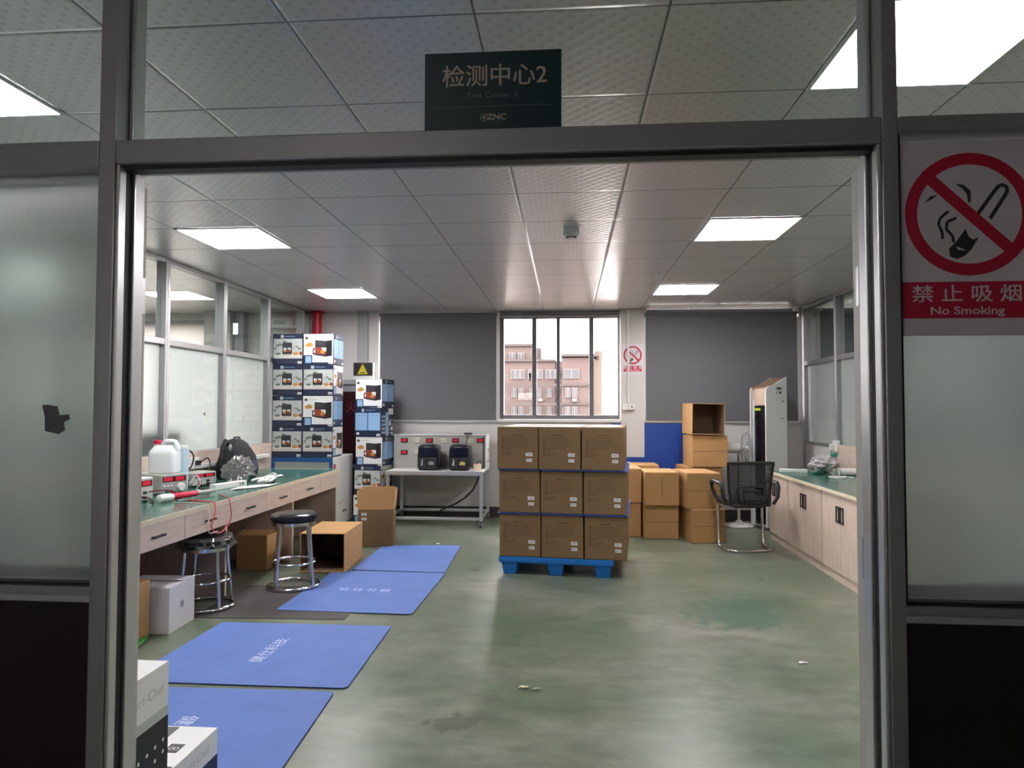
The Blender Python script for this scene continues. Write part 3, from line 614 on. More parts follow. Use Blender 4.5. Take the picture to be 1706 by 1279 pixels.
# ================================================================ PRINTED RETAIL CARTONS OF AIR FRYERS
BW = 0.342
def art(D, kind, W=BW, H=0.34):
    r = lambda a, b, c, d, m: D.rect(a*W, b*H, c*W, d*H, m)
    p = lambda pts, m: D.poly([(a*W, b*H) for a, b in pts], m)
    e = lambda a, b, c, d, m, rag=0.0: D.ell(a*W, b*H, c*W, d*H, m, 16, rag)
    if kind == 'hero':
        r(0.01, 0.0, 0.99, 0.985, M_PRW); r(0.03, 0.93, 0.97, 0.937, M_PRG); r(0.06, 0.82, 0.15, 0.90, M_PRK); r(0.19, 0.85, 0.5, 0.868, M_PRG); r(0.19, 0.865, 0.21, 0.885, M_PRG); r(0.36, 0.868, 0.4, 0.885, M_PRG)
        e(0.19, 0.62, 0.14, 0.055, M_PRO, 0.18); e(0.21, 0.67, 0.075, 0.04, M_PRO, 0.2)
        p([(0.39, 0.79), (0.74, 0.765), (0.74, 0.24), (0.39, 0.29)], M_PRK); p([(0.74, 0.765), (0.95, 0.79), (0.95, 0.275), (0.74, 0.24)], M_PRK2)
        r(0.44, 0.66, 0.68, 0.67, M_DGREY); r(0.44, 0.71, 0.60, 0.72, M_DGREY)
        p([(0.40, 0.55), (0.75, 0.545), (0.75, 0.315), (0.40, 0.335)], M_PRR); p([(0.60, 0.54), (0.76, 0.54), (0.755, 0.41), (0.65, 0.43)], M_PRW); e(0.64, 0.41, 0.07, 0.06, M_PRO, 0.2); e(0.48, 0.41, 0.045, 0.05, M_PRR, 0.2)
        p([(0.31, 0.51), (0.39, 0.53), (0.39, 0.49), (0.345, 0.47), (0.345, 0.37), (0.39, 0.37), (0.39, 0.31), (0.31, 0.31)], M_PRK)
        r(0.0, 0.0, 0.3, 0.295, M_NAVY); r(0.07, 0.04, 0.27, 0.265, M_LBLUE); r(0.3, 0.0, 0.86, 0.06, M_NAVY)
    elif kind == 'scene':
        r(0, 0, 1, 1, M_NAVY); r(0.02, 0.19, 0.985, 0.83, M_PRG); r(0.02, 0.19, 0.985, 0.30, M_PRT); r(0.02, 0.83, 0.985, 0.836, M_PRW)
        r(0.26, 0.865, 0.36, 0.965, M_PRG); r(0.39, 0.91, 0.72, 0.925, M_LBLUE)
        for a, b, s in ((0.16, 0.62, 0.07), (0.24, 0.66, 0.06), (0.38, 0.72, 0.08), (0.30, 0.64, 0.05), (0.8, 0.58, 0.05), (0.88, 0.52, 0.06), (0.08, 0.52, 0.05)): e(a, b, s, s*0.55, M_PRL, 0.4)
        D.line([(0.66*W, 0.5*H), (0.78*W, 0.6*H), (0.9*W, 0.5*H)], 0.004, M_PRL)
        r(0.32, 0.33, 0.64, 0.70, M_PRK); r(0.335, 0.70, 0.625, 0.72, M_DGREY); r(0.345, 0.37, 0.615, 0.545, M_PRK2)
        p([(0.355, 0.54), (0.46, 0.54), (0.46, 0.47), (0.36, 0.43)], M_PRW); p([(0.60, 0.54), (0.50, 0.54), (0.50, 0.47), (0.595, 0.43)], M_PRW); e(0.42, 0.45, 0.05, 0.05, M_PRO, 0.2); e(0.54, 0.45, 0.05, 0.05, M_PRR, 0.2); r(0.47, 0.36, 0.49, 0.56, M_PRK)
        e(0.18, 0.32, 0.14, 0.045, M_PRW); e(0.18, 0.34, 0.10, 0.04, M_PRL, 0.25); e(0.78, 0.315, 0.15, 0.05, M_PRW); e(0.76, 0.34, 0.11, 0.05, M_PRO, 0.25); e(0.93, 0.36, 0.055, 0.06, M_PRR, 0.2)
        r(0.16, 0.085, 0.8, 0.09, M_DGREY); r(0.16, 0.05, 0.8, 0.055, M_DGREY)
    elif kind == 'blue':
        r(0, 0, 1, 1, M_NAVY); r(0.27, 0.865, 0.36, 0.965, M_PRG); r(0.42, 0.91, 0.78, 0.925, M_LBLUE)
        r(0.035, 0.215, 0.485, 0.825, M_LBLUE); r(0.515, 0.215, 0.965, 0.825, M_LBLUE); r(0.05, 0.72, 0.46, 0.725, M_NAVY); r(0.53, 0.72, 0.95, 0.725, M_NAVY); r(0.05, 0.45, 0.46, 0.453, M_PRG)
        r(0.08, 0.06, 0.18, 0.14, M_PRW)
    else:
        r(0, 0, 1, 1, M_NAVY); r(0.36, 0.02, 0.6, 0.84, M_LBLUE); r(0.58, 0.76, 0.98, 0.98, M_PRW)
        for i in range(5):
            for j in range(2): r(0.05+0.15*j, 0.1+0.14*i, 0.17+0.15*j, 0.17+0.14*i, M_PRG if (i+j) % 2 else M_LBLUE)
        for i in range(4): r(0.64, 0.1+0.15*i, 0.95, 0.13+0.15*i, M_PRG)
        r(0.65, 0.38, 0.77, 0.52, M_PRW); r(0.8, 0.2, 0.93, 0.33, M_PRW)
    r(0.83, 0.015, 0.97, 0.095, M_PRW); r(0.85, 0.03, 0.95, 0.05, M_PRK)
def fryer_carton():
    t = thing('air_fryer_carton', 'x', 'carton'); h = BW/2; H = 0.338
    mb = MB(); mb.box(-h, h, -h, h, 0.001, H, M_NAVY); mb.build('body', t, 0.003)
    for kind, o, u, n in (('scene', (-h, -h), (1, 0, 0), (0, -1, 0)), ('hero', (h, -h), (0, 1, 0), (1, 0, 0)), ('blue', (h, h), (-1, 0, 0), (0, 1, 0)), ('specs', (-h, h), (0, -1, 0), (-1, 0, 0))):
        D = Decal((o[0], o[1], 0.001), u, n); art(D, kind, BW, H); D.build('printed_face', t)
    mb = MB(); mb.box(-0.026, 0.026, -h, h, H+0.0004, H+0.0009, M_TAPE); mb.build('tape', t)
    return t
FC = fryer_carton()
used = [False]
def put_fc(x, y, z, rz, label, g):
    if not used[0]:
        used[0] = True; FC.location = (x, y, z); FC.rotation_euler = (0, 0, math.radians(rz)); FC['label'] = label; FC['group'] = g; return FC
    return dup(FC, (x, y, z), rz, label, g)
lev = ('bottom', 'third from the top', 'second from the top', 'topmost')
face = {0: 'kitchen scene front', -90: 'white front', 180: 'light blue front'}
for i in range(4):
    z = 0.812+i*0.343; j = random.uniform(-0.8, 0.8)
    put_fc(-3.092, 7.43+BW/2, z, 0+j, f'printed air fryer carton in the left column, {lev[i]}', 'air fryer cartons stacked on the blue framed cabinet')
    put_fc(-2.741, 7.425+BW/2, z, (-90 if i in (1, 3) else 0)+j*0.7, f'{"white" if i in (1, 3) else "kitchen scene"} fronted air fryer carton, {lev[i]} in the right cabinet column', 'air fryer cartons stacked on the blue framed cabinet')
lev5 = ('on the floor', 'just above the floor', 'middle', 'second from the top', 'topmost')
for i, a in enumerate((-90, 0, -90, 180, -90)):
    dx = (-0.01, 0.0, 0.012, -0.004, 0.004)[i]; n_ = {-90: 'white', 0: 'kitchen scene', 180: 'light blue'}[a]
    put_fc(-2.30+dx, 8.13, i*0.3402, a-10+random.uniform(-1.5, 1.5), f'{n_} fronted air fryer carton in the tower by the table, {lev5[i]}', 'air fryer cartons in the tower beside the test table')

# cabinet with a blue frame carrying the cartons
t = thing('blue_framed_cabinet', 'white cabinet with blue frame under the printed cartons', 'cabinet', (-2.565, 7.42, 0))
w_ = 0.695; d_ = 0.72; M_BLUEF = mat('blue_frame_paint', (0.012, 0.09, 0.27), 0.4)
MB().box(-w_, 0, 0.012, d_, 0.03, 0.808, M_WHITE).build('body', t, 0.004)
mb = MB(); mb.box(-w_, 0, 0, 0.012, 0.762, 0.81, M_BLUEF); mb.box(-w_, -w_+0.04, 0, 0.012, 0.03, 0.762, M_BLUEF); mb.box(-0.04, 0, 0, 0.012, 0.03, 0.762, M_BLUEF); mb.box(-w_+0.04, -0.04, 0, 0.012, 0.03, 0.07, M_BLUEF); mb.build('frame', t, 0.002)
MB().box(-w_+0.04, -0.04, 0.003, 0.011, 0.07, 0.762, mat('glossy_grey_panel', (0.33, 0.37, 0.36), 0.12, vary=0.02)).build('front_panel', t)
MB().box(0.0, 0.012, 0.36, 0.47, 0.17, 0.186, M_BLACK).build('handle', t, 0.003)
MB().box(0.0005, 0.002, 0.03, 0.10, 0.66, 0.735, M_RED).build('red_label', t)
D = Decal((0.0, 0, 0), (0, 1, 0), (1, 0, 0)); D.rect(0.2, 0.28, 0.36, 0.285, M_RED); D.rect(0.3, 0.3, 0.4, 0.303, M_PRG); D.build('printed_lines', t)
for x in (-w_+0.05, -0.05):
    for y in (0.06, d_-0.06): MB().lathe([(0.02, 0), (0.02, 0.03)], M_BLACK, 12, (x, y, 0)).build('foot', t)

# fire equipment cabinet
t = thing('fire_cabinet', 'grey fire equipment cabinet with dark glass door behind the cartons', 'cabinet', (-2.62, YB-0.005, 0))
MB().box(-0.32, 0.20, -0.19, 0, 0, 1.65, M_MGREY).build('body', t, 0.004)
mb = MB(); mb.prism([(-0.32, 1.65), (0.20, 1.65), (0.20, 1.685), (0.06, 1.705), (-0.06, 1.71), (-0.18, 1.705), (-0.32, 1.685)], -0.19, 0, M_MGREY, lambda u, v, d: (u, d, v)); mb.build('crown', t)
MB().box(-0.32, 0.20, -0.195, -0.19, 1.635, 1.65, M_BLACK).build('crown_trim', t)
MB().box(-0.29, 0.17, -0.205, -0.191, 0.05, 1.56, mat('dark_red_glass', (0.045, 0.012, 0.016), 0.08, vary=0)).build('door', t, 0.002)
MB().box(-0.295, 0.175, -0.209, -0.191, 0.62, 0.66, M_MGREY).build('door_rail', t, 0.002)
text('火', 0.15, mat('dark_red_letter', (0.17, 0.03, 0.025), 0.4, vary=0), t, 'lettering', FRONT(-0.055, -0.2062, 1.36))

# ================================================================ STEEL TEST TABLE
t = thing('test_table', 'silver steel test table on casters below the left blind', 'table', (-2.065, 7.79, 0)); TABLE = t; L = 1.115; Dp = 0.72; H = 0.63
MB().box(0, L, 0, Dp, H-0.012, H+0.008, M_WHITE).build('tabletop', t, 0.003)
MB().box(-0.005, L+0.005, -0.012, 0.004, H-0.035, H+0.01, M_ALU2).build('front_trim', t, 0.002)
for x in (0.018, L-0.018):
    for y in (0.02, Dp-0.02): MB().box(x-0.018, x+0.018, y-0.018, y+0.018, 0.075, H-0.012, M_ALU2).build('leg', t, 0.003)
for y in (0.02, Dp-0.02):
    MB().box(0.036, L-0.036, y-0.015, y+0.015, 0.085, 0.115, M_ALU2).build('lower_rail', t, 0.002); MB().box(0.036, L-0.036, y-0.015, y+0.015, H-0.042, H-0.012, M_ALU2).build('upper_rail', t, 0.002)
for x in (0.018, L-0.018): MB().box(x-0.015, x+0.015, 0.038, Dp-0.038, 0.085, 0.115, M_ALU2).build('lower_rail', t, 0.002)
for x in (0.018, L-0.018):
    for y in (0.02, Dp-0.02):
        mb = MB(); mb.box(x-0.02, x+0.02, y-0.02, y+0.02, 0.066, 0.076, M_BLACK); mb.box(x-0.017, x-0.012, y-0.018, y+0.018, 0.025, 0.068, M_ALU2); mb.box(x+0.012, x+0.017, y-0.018, y+0.018, 0.025, 0.068, M_ALU2)
        c = mb.build('caster', t); MB().tube([(x-0.011, y, 0.028), (x+0.011, y, 0.028)], 0.028, M_DGREY, 20).build('wheel', c, smooth=True)
# instrument panel standing on the tabletop
p0 = 0.40
MB().box(0.0, L-0.05, p0, p0+0.03, H+0.01, 1.025, M_INST).build('meter_panel', t, 0.002)
mb = MB(); mb.box(-0.01, L, p0-0.006, p0+0.006, 1.02, 1.04, M_ALU2); mb.box(-0.01, 0.008, p0-0.006, p0+0.006, H+0.01, 1.02, M_ALU2); mb.box(L-0.05, L-0.02, p0-0.006, p0+0.006, H+0.01, 1.02, M_DGREY); mb.build('panel_frame', t, 0.002)
MB().box(-0.01, L, p0+0.006, Dp, 1.025, 1.035, M_WHITE).build('panel_cover', t, 0.002)
MB().box(L-0.018, L, p0-0.004, Dp, H+0.01, 1.025, M_WHITE).build('side_plate', t, 0.002)
mb = MB()
for z in (0.72, 0.86): mb.lathe([(0.017, 0), (0.017, 0.012)], M_MGREY, 14, (0, 0, 0), Matrix.Translation((L, p0+0.10, z)) @ Matrix.Rotation(PI/2, 4, 'Y'))
mb.build('side_socket', t)
px = lambda q: (q-655)*0.00732+0.0
for x, z in ((671, 733.5), (713, 733.5), (756, 733.5), (797, 733.5), (671, 754)):
    X = px(x); Z = 1.36-(z-679)/1148*8.17
    f = MB().box(X-0.042, X+0.042, p0-0.012, p0, Z-0.026, Z+0.026, M_DISP).build('meter', t, 0.003)
    D = Decal((0, p0-0.012, 0), (1, 0, 0), (0, -1, 0))
    for k2 in range(3):
        a = X-0.027+k2*0.02
        for s_ in ((a, Z+0.01, a+0.013, Z+0.0135), (a, Z-0.002, a+0.013, Z+0.0015), (a, Z-0.0135, a+0.013, Z-0.01), (a, Z-0.0135, a+0.003, Z+0.0135), (a+0.010, Z-0.0135, a+0.013, Z+0.0135)): D.rect(*s_, M_LED)
    D.build('digits', f)
for x, z in ((692.5, 734), (735, 734), (779, 734), (692.5, 754), (735, 754)):
    X = px(x); Z = 1.36-(z-679)/1148*8.17
    f = MB().box(X-0.04, X+0.04, p0-0.01, p0, Z-0.027, Z+0.027, mat('cream_socket', (0.62, 0.6, 0.48), 0.4, vary=0.02)).build('socket', t, 0.003)
    D = Decal((0, p0-0.01, 0), (1, 0, 0), (0, -1, 0))
    for sx in (-0.02, 0.02): D.poly([(X+sx-0.008, Z+0.014), (X+sx-0.004, Z+0.014), (X+sx+0.002, Z), (X+sx-0.002, Z)], M_DGREY); D.rect(X+sx+0.006, Z-0.002, X+sx+0.010, Z+0.014, M_DGREY); D.rect(X+sx-0.002, Z-0.018, X+sx+0.002, Z-0.008, M_DGREY)
    D.build('slots', f)

def air_fryer(x, y, label, food):
    t = thing('air_fryer', label, 'air fryer', (x, y, 0.6385), random.uniform(-2, 2)); w = 0.125; d = 0.29; h = 0.285
    out = lambda k, z: [(-w*k, z), (w*k, z)]
    mb = MB()
    prof = [(0.0, 0.86), (0.015, 0.95), (0.05, 1.0), (0.2, 0.97), (0.26, 0.93), (h-0.008, 0.9), (h, 0.82)]
    vs = []; fs = []; N = 20
    for z, k in prof:
        for i in range(N):
            a = 2*PI*i/N; c, s = math.cos(a), math.sin(a); q = 0.28
            vs.append((w*k*math.copysign(abs(c)**q, c), d/2+d/2*k*math.copysign(abs(s)**q, s), z))
    for i in range(len(prof)-1):
        for j in range(N): fs.append((i*N+j, i*N+(j+1) % N, (i+1)*N+(j+1) % N, (i+1)*N+j))
    fs += [tuple(range(N))[::-1], tuple(range((len(prof)-1)*N, len(prof)*N))]
    mb.add(vs, fs, mat('glossy_black_shell', (0.012, 0.013, 0.022), 0.22, vary=0)); mb.build('body', t, smooth=True)
    MB().box(-w*0.86, w*0.86, -0.002, 0.02, 0.155, 0.262, mat('navy_black_panel', (0.010, 0.012, 0.03), 0.12, vary=0)).build('control_panel', t, 0.006)
    MB().box(-w*0.86, w*0.86, -0.006, 0.012, 0.02, 0.15, M_BLACK).build('drawer', t, 0.01)
    f = MB().box(-w*0.68, w*0.70, -0.0072, -0.004, 0.05, 0.145, mat('fryer_window', (0.05, 0.055, 0.06), 0.08, vary=0.3, scale=30)).build('window', t, 0.002)
    D = Decal((0, -0.0072, 0), (1, 0, 0), (0, -1, 0)); c = mat('yellow_food', (0.6, 0.5, 0.16), 0.5, vary=0.3, scale=80) if food else M_MGREY
    D.poly([(-0.075, 0.06), (-0.05, 0.06), (-0.05, 0.12), (-0.06, 0.14)], M_MGREY if not food else M_PRG)
    D.poly([(0.005, 0.065), (0.075, 0.068), (0.072, 0.1), (0.04, 0.108), (0.012, 0.1)], c); D.build('window_view', f)
    MB().box(-0.016, 0.008, -0.038, -0.006, 0.045, 0.14, M_BLACK).build('handle', t, 0.006)
    MB().box(-0.08, 0.08, 0.03, 0.2, h-0.002, h+0.012, M_BLACK).build('top_vent', t, 0.005)
air_fryer(-1.60, 7.86, 'black air fryer with empty dark window, left on the steel table', False)
air_fryer(-1.235, 7.86, 'black air fryer with yellow food behind its window, right on the table', True)
t = thing('tape_roll', 'cream tape roll with a red inside standing on the steel table', 'tape', (-1.022, 7.90, 0.6385))
MB().lathe([(0.028, 0.0), (0.045, 0.0), (0.045, 0.075), (0.028, 0.075)], mat('cream_tape', (0.72, 0.6, 0.42), 0.5), 24).build('roll', t, smooth=True)
MB().lathe([(0.028, 0.002), (0.027, 0.075), (0.033, 0.077), (0.033, 0.073)], M_RED, 24).build('core', t, smooth=True)
def on_table(o): o.parent = TABLE; o.location = -Vector(TABLE.location); return o
on_table(MB().tube([(-1.17, 8.0, 0.955), (-1.18, 8.09, 0.985), (-1.185, 8.165, 1.04), (-1.185, 8.2, 1.05), (-1.185, 8.30, 1.045)], 0.006, M_BLACK, 8).tube([(-1.165, 8.0, 0.955), (-1.165, 8.10, 0.995), (-1.17, 8.175, 1.047), (-1.175, 8.26, 1.05)], 0.006, M_BLACK, 8).box(-1.225, -1.135, 8.21, 8.28, 1.0365, 1.062, M_BLACK).build('looped_cable', smooth=True))
on_table(MB().tube([(-1.02, 8.22, 0.615), (-1.06, 8.22, 0.5), (-1.12, 8.24, 0.38), (-1.22, 8.27, 0.28), (-1.36, 8.33, 0.19), (-1.55, 8.45, 0.10), (-1.58, 8.5, 0.02)], 0.010, M_BLACK, 8).build('power_cable', smooth=True))
tag(MB().tube([(-0.99, 7.99, 0.69), (-1.0, 8.02, 0.74), (-1.03, 8.03, 0.735), (-1.06, 8.03, 0.69), (-1.05, 8.05, 0.646), (-0.985, 8.03, 0.648), (-0.985, 7.99, 0.69)], 0.006, M_BLACK, 8).build('cord', smooth=True), 'small black cord coil behind the tape roll', 'cord')

# ================================================================ PALLET OF CARTONS
PO = Vector((-0.555, 5.665, 0)); PR = -6.0
def PW(u, v, z):      # pallet frame -> world
    a = math.radians(PR); return (PO.x+u*math.cos(a)-v*math.sin(a), PO.y+u*math.sin(a)+v*math.cos(a), z)
t = thing('pallet', 'bright blue plastic pallet under the stacked cartons', 'pallet', PO, PR)
DK = 0.93; DD = 1.02
mb = MB(); mb.box(0, DK, 0, DD, 0.112, 0.148, M_BLUEP)
for i in range(3):
    for j in range(4):
        u0 = 0.05+i*0.29; v0 = 0.06+j*0.235
        mb.box(u0+0.01, u0+0.24, v0+0.01, v0+0.18, 0.1481, 0.1495, M_BLUEP)
mb.build('deck', t, 0.008)
MB().box(0.004, DK-0.004, 0.004, 0.03, 0.098, 0.118, M_BLUEP).build('edge_lip', t, 0.004)
for i in range(3):
    for j in range(3):
        cx = (0.085, 0.465, 0.845)[i]; cy = (0.085, 0.51, 0.935)[j]; mb = MB()
        vs = [(cx+sx*q, cy+sy*q*1.0, z) for z, q in ((0.0, 0.052), (0.112, 0.07)) for sx, sy in ((-1, -1), (1, -1), (1, 1), (-1, 1))]
        mb.add(vs, [(0, 1, 5, 4), (1, 2, 6, 5), (2, 3, 7, 6), (3, 0, 4, 7), (3, 2, 1, 0), (4, 5, 6, 7)], M_BLUEP); mb.build('foot', t, 0.006)

def printed_carton(w, d, h):
    t = thing('cardboard_carton', 'x', 'carton'); rr = random.Random(3)
    mb = MB(); mb.box(-w/2, w/2, 0, d, 0.0, h-0.004, M_KRAFT_SHADE); mb.build('body', t, 0.006, bseg=3)
    MB().box(-w/2+0.003, w/2-0.003, 0.003, d/2-0.002, h-0.004, h, M_KRAFT_SHADE).build('top_flap', t, 0.001)
    MB().box(-w/2+0.003, w/2-0.003, d/2+0.002, d-0.003, h-0.004, h, M_KRAFT_SHADE).build('top_flap', t, 0.001)
    mb = MB(); mb.box(-w/2-0.0006, w/2+0.0006, d/2-0.03, d/2+0.03, h-0.0002, h+0.0007, M_TAPE); mb.build('tape', t)
    D = Decal((-w/2, 0, 0), (1, 0, 0), (0, -1, 0)); v = h*0.80
    for k2 in range(4): D.rect(w*(0.36+0.065*k2), v, w*(0.40+0.065*k2), v+0.007, M_INK)
    v -= 0.022
    for i in range(9):
        L = w*rr.uniform(0.55, 0.78) if i < 6 else w*rr.uniform(0.18, 0.36)
        D.rect(w*0.10, v, w*0.10+0.028, v+0.0045, M_INK); D.rect(w*0.10+0.036, v+0.001, w*0.10+L, v+0.0034, M_INK); v -= 0.0165 if i != 6 else 0.026
    D.build('printed_lines', t)
    for zc, hh, ww in ((0.122, 0.027, 0.054), (0.075, 0.024, 0.046)):
        D = Decal((-w/2, 0, 0), (1, 0, 0), (0, -1, 0)); u = w*0.79; D.k = 0.0008; D.rect(u-ww/2, zc-hh/2, u+ww/2, zc+hh/2, M_PRW)
        x = u-ww/2+0.006
        while x < u+ww/2-0.008:
            b = rr.uniform(0.0012, 0.003); D.rect(x, zc-hh/2+0.005, x+b, zc+hh/2-0.005, M_DGREY); x += b+rr.uniform(0.001, 0.0025)
        D.build('barcode_label', t)
    return t
PC = printed_carton(0.338, 0.49, 0.346); first = True
rows = ('bottom', 'middle', 'top'); cols = ('left', 'centre', 'right')
for k2 in range(3):
    for c in range(3):
        for b in range(2):
            u = 0.168+c*0.346+(0.006, 0.0, -0.004)[k2]-(0.012 if k2 == 2 else 0)+(0.0 if c < 2 else 0.004); loc = PW(u, 0.004+b*0.505+random.uniform(0, 0.008), 0.150+k2*0.3545)
            lab = f'printed carton on the blue pallet, {rows[k2]} layer, {cols[c]} of the front row' if b == 0 else f'carton in the back row of the pallet, {rows[k2]} layer, {cols[c]} column'
            rz = PR+random.uniform(-0.8, 0.8)*(1 if b == 0 else 0.3)
            if first: PC.location = loc; PC.rotation_euler = (0, 0, math.radians(rz)); PC['label'] = lab; PC['group'] = 'printed cartons on the blue pallet'; first = False
            else: dup(PC, loc, rz, lab, 'printed cartons on the blue pallet')
for k2 in (1, 2):
    o = MB().box(-0.01, 1.05, -0.008, 1.01, 0, 0.0055, M_BLUES).build('slip_sheet', None); o.location = PW(0, 0, 0.150+k2*0.3545-0.0068); o.rotation_euler = (0, 0, math.radians(PR))
    tag(o, f'thin blue plastic sheet {("", "above the bottom", "under the top")[k2]} layer of pallet cartons', 'plastic sheet', 'blue sheets between the pallet layers')

# ================================================================ PLAIN CARTONS BEHIND THE PALLET
def plain_carton(name, label, loc, rz, w, d, h, m=M_KRAFT2, seam='top', group='plain brown cartons piled right of the pallet'):
    t = thing(name, label, 'carton', loc, rz, group)
    MB().box(-w/2, w/2, 0, d, 0, h-0.004, m).build('body', t, 0.005, bseg=3)
    MB().box(-w/2+0.003, w/2-0.003, 0.003, d/2-0.002, h-0.004, h, m).build('flap', t, 0.001); MB().box(-w/2+0.003, w/2-0.003, d/2+0.002, d-0.003, h-0.004, h, m).build('flap', t, 0.001)
    if seam == 'across':
        D = Decal((-w/2, -0.004, 0), (1, 0, 0), (0, -1, 0)); D.rect(0.004, h*0.5-0.0028, w-0.004, h*0.5+0.0028, M_KRAFTD); D.build('seam', t)
        for z0, z1 in ((0.003, h*0.5-0.0015), (h*0.5+0.0015, h-0.007)): MB().box(-w/2+0.004, w/2-0.004, -0.004, 0, z0, z1, m).build('flap', t, 0.001)
    elif seam == 'up':
        for a, b in ((-w/2+0.004, -0.0015), (0.0015, w/2-0.004)): MB().box(a, b, -0.004, 0, 0.004, h-0.007, m).build('flap', t, 0.001)
        MB().box(-0.004, 0.004, -0.0048, -0.0041, h*0.3, h*0.86, M_KRAFTD).build('seam_tape', t)
    return t
plain_carton('cardboard_carton', 'brown carton on the floor partly hidden by the pallet stack', (0.60, 7.42, 0), 2, 0.37, 0.48, 0.36)
plain_carton('cardboard_carton', 'brown carton resting on another beside the pallet stack, mostly hidden', (0.605, 7.40, 0.362), 1, 0.37, 0.5, 0.36)
plain_carton('cardboard_carton', 'brown carton on the floor in the middle of the pile, seam across', (0.985, 7.33, 0), 2, 0.355, 0.5, 0.35, seam='across')
plain_carton('cardboard_carton', 'upper middle brown carton with a vertical seam on its front', (0.985, 7.27, 0.352), 2, 0.35, 0.48, 0.345, seam='up')
plain_carton('cardboard_carton', 'lower brown carton behind the office chair, turned slightly', (1.43, 7.14, 0), 9, 0.345, 0.5, 0.34, seam='across')
plain_carton('cardboard_carton', 'upper brown carton behind the office chair armrest', (1.39, 7.17, 0.342), 7, 0.35, 0.52, 0.36, seam='across')
plain_carton('cardboard_carton', 'brown carton at the back of the pile under the blue board, lower', (0.84, 7.96, 0), 0, 0.40, 0.42, 0.36)
plain_carton('cardboard_carton', 'brown carton at the back of the pile in front of the blue board', (0.84, 7.95, 0.362), 0, 0.41, 0.42, 0.352)
plain_carton('cardboard_carton', 'hidden lower brown carton carrying the tall rear stack', (1.53, 7.88, 0), 6, 0.40, 0.44, 0.352)
plain_carton('cardboard_carton', 'rear brown carton just under the tall stack by the wall', (1.53, 7.86, 0.354), 6, 0.41, 0.44, 0.352)
plain_carton('cardboard_carton', 'closed brown carton with a seam across, under the open carton', (1.59, 7.83, 0.708), 5, 0.395, 0.42, 0.35, seam='across')
def open_carton(label, loc, rz, w, d, h, m, mi, group=None, tilt=0, flaps=()):
    """carton lying on its side, mouth towards -Y"""
    t = thing('open_carton', label, 'carton', loc, rz, group); t.rotation_euler = (0, math.radians(tilt), math.radians(rz)); e = 0.006
    mb = MB(); mb.box(-w/2, w/2, 0, d, 0, e, m); mb.box(-w/2, w/2, 0, d, h-e, h, m); mb.box(-w/2, -w/2+e, 0, d, e, h-e, m); mb.box(w/2-e, w/2, 0, d, e, h-e, m); mb.box(-w/2+e, w/2-e, d-e, d, e, h-e, m); mb.build('body', t)
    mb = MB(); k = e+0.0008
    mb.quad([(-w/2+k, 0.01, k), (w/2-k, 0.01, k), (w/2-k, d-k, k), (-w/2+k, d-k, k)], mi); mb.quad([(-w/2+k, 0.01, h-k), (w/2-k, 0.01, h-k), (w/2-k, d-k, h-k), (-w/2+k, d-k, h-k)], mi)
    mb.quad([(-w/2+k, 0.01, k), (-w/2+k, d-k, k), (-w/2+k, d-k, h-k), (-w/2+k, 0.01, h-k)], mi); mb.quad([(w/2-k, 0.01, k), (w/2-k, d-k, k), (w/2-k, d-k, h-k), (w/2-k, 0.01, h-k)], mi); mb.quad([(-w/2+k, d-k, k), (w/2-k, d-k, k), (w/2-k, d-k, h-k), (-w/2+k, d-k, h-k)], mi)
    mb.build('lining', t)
    return t
open_carton('open brown carton lying on its side on top of the rear stack', (1.565, 7.80, 1.068), 6, 0.365, 0.40, 0.345, M_KRAFT2, M_KRAFTD, 'plain brown cartons piled right of the pallet', 1.2)
t = thing('blue_board', 'large blue corrugated plastic board leaning on the back wall', 'board', (0.55, YB-0.09, 0))
mb = MB(); T_ = Matrix.Rotation(math.radians(-3.0), 4, 'X'); mb.box(0, 0.95, 0, 0.018, 0.0, 1.175, M_BLUES, T_); mb.build('sheet', t)
D = Decal((0, -0.0005, 0), (1, 0, 0), (0, -1, 0.0), (0, 0.0523, 0.9986)); c_ = mat('blue_sheet_crease', (0.03, 0.09, 0.36), 0.4, vary=0)
for u in (0.42, 0.44, 0.62, 0.8): D.rect(u, 0.62, u+0.003, 1.13, c_)
D.rect(0.3, 1.125, 0.85, 1.128, c_); D.build('fold_lines', t)

# ================================================================ CARTONS ON THE LEFT
lc = open_carton('open carton lying on the blue mat with its dark mouth to the doorway', (-2.005, 5.57, 0.0075), 3, 0.37, 0.60, 0.318, M_KRAFT2, M_KRAFTD)
t = thing('standing_carton', 'tall brown carton with raised flaps standing at the far mat end', 'carton', (-1.875, 6.695, 0.0), 9); w = 0.345; d = 0.30; e = 0.006
mb = MB(); h = 0.36; mb.box(-w/2, w/2, 0, d, 0.0, e, M_KRAFT_SHADE); mb.box(-w/2, w/2, 0, e, e, h, M_KRAFT_SHADE); mb.box(-w/2, w/2, d-e, d, e, h, M_KRAFT_SHADE); mb.box(-w/2, -w/2+e, e, d-e, e, h, M_KRAFT_SHADE); mb.box(w/2-e, w/2, e, d-e, e, h, M_KRAFT_SHADE); mb.build('body', t, 0.002)
MB().box(-w/2+0.002, w/2-0.002, 0, 0.004, h, 0.56, M_KRAFT2, Matrix.Translation((0, 0, h)) @ Matrix.Rotation(math.radians(-4), 4, 'X') @ Matrix.Translation((0, 0, -h))).build('flap', t)
MB().box(-w/2+0.002, w/2-0.002, d-0.004, d, h, 0.55, M_KRAFT2, Matrix.Translation((0, d, h)) @ Matrix.Rotation(math.radians(-9), 4, 'X') @ Matrix.Translation((0, -d, -h))).build('flap', t)
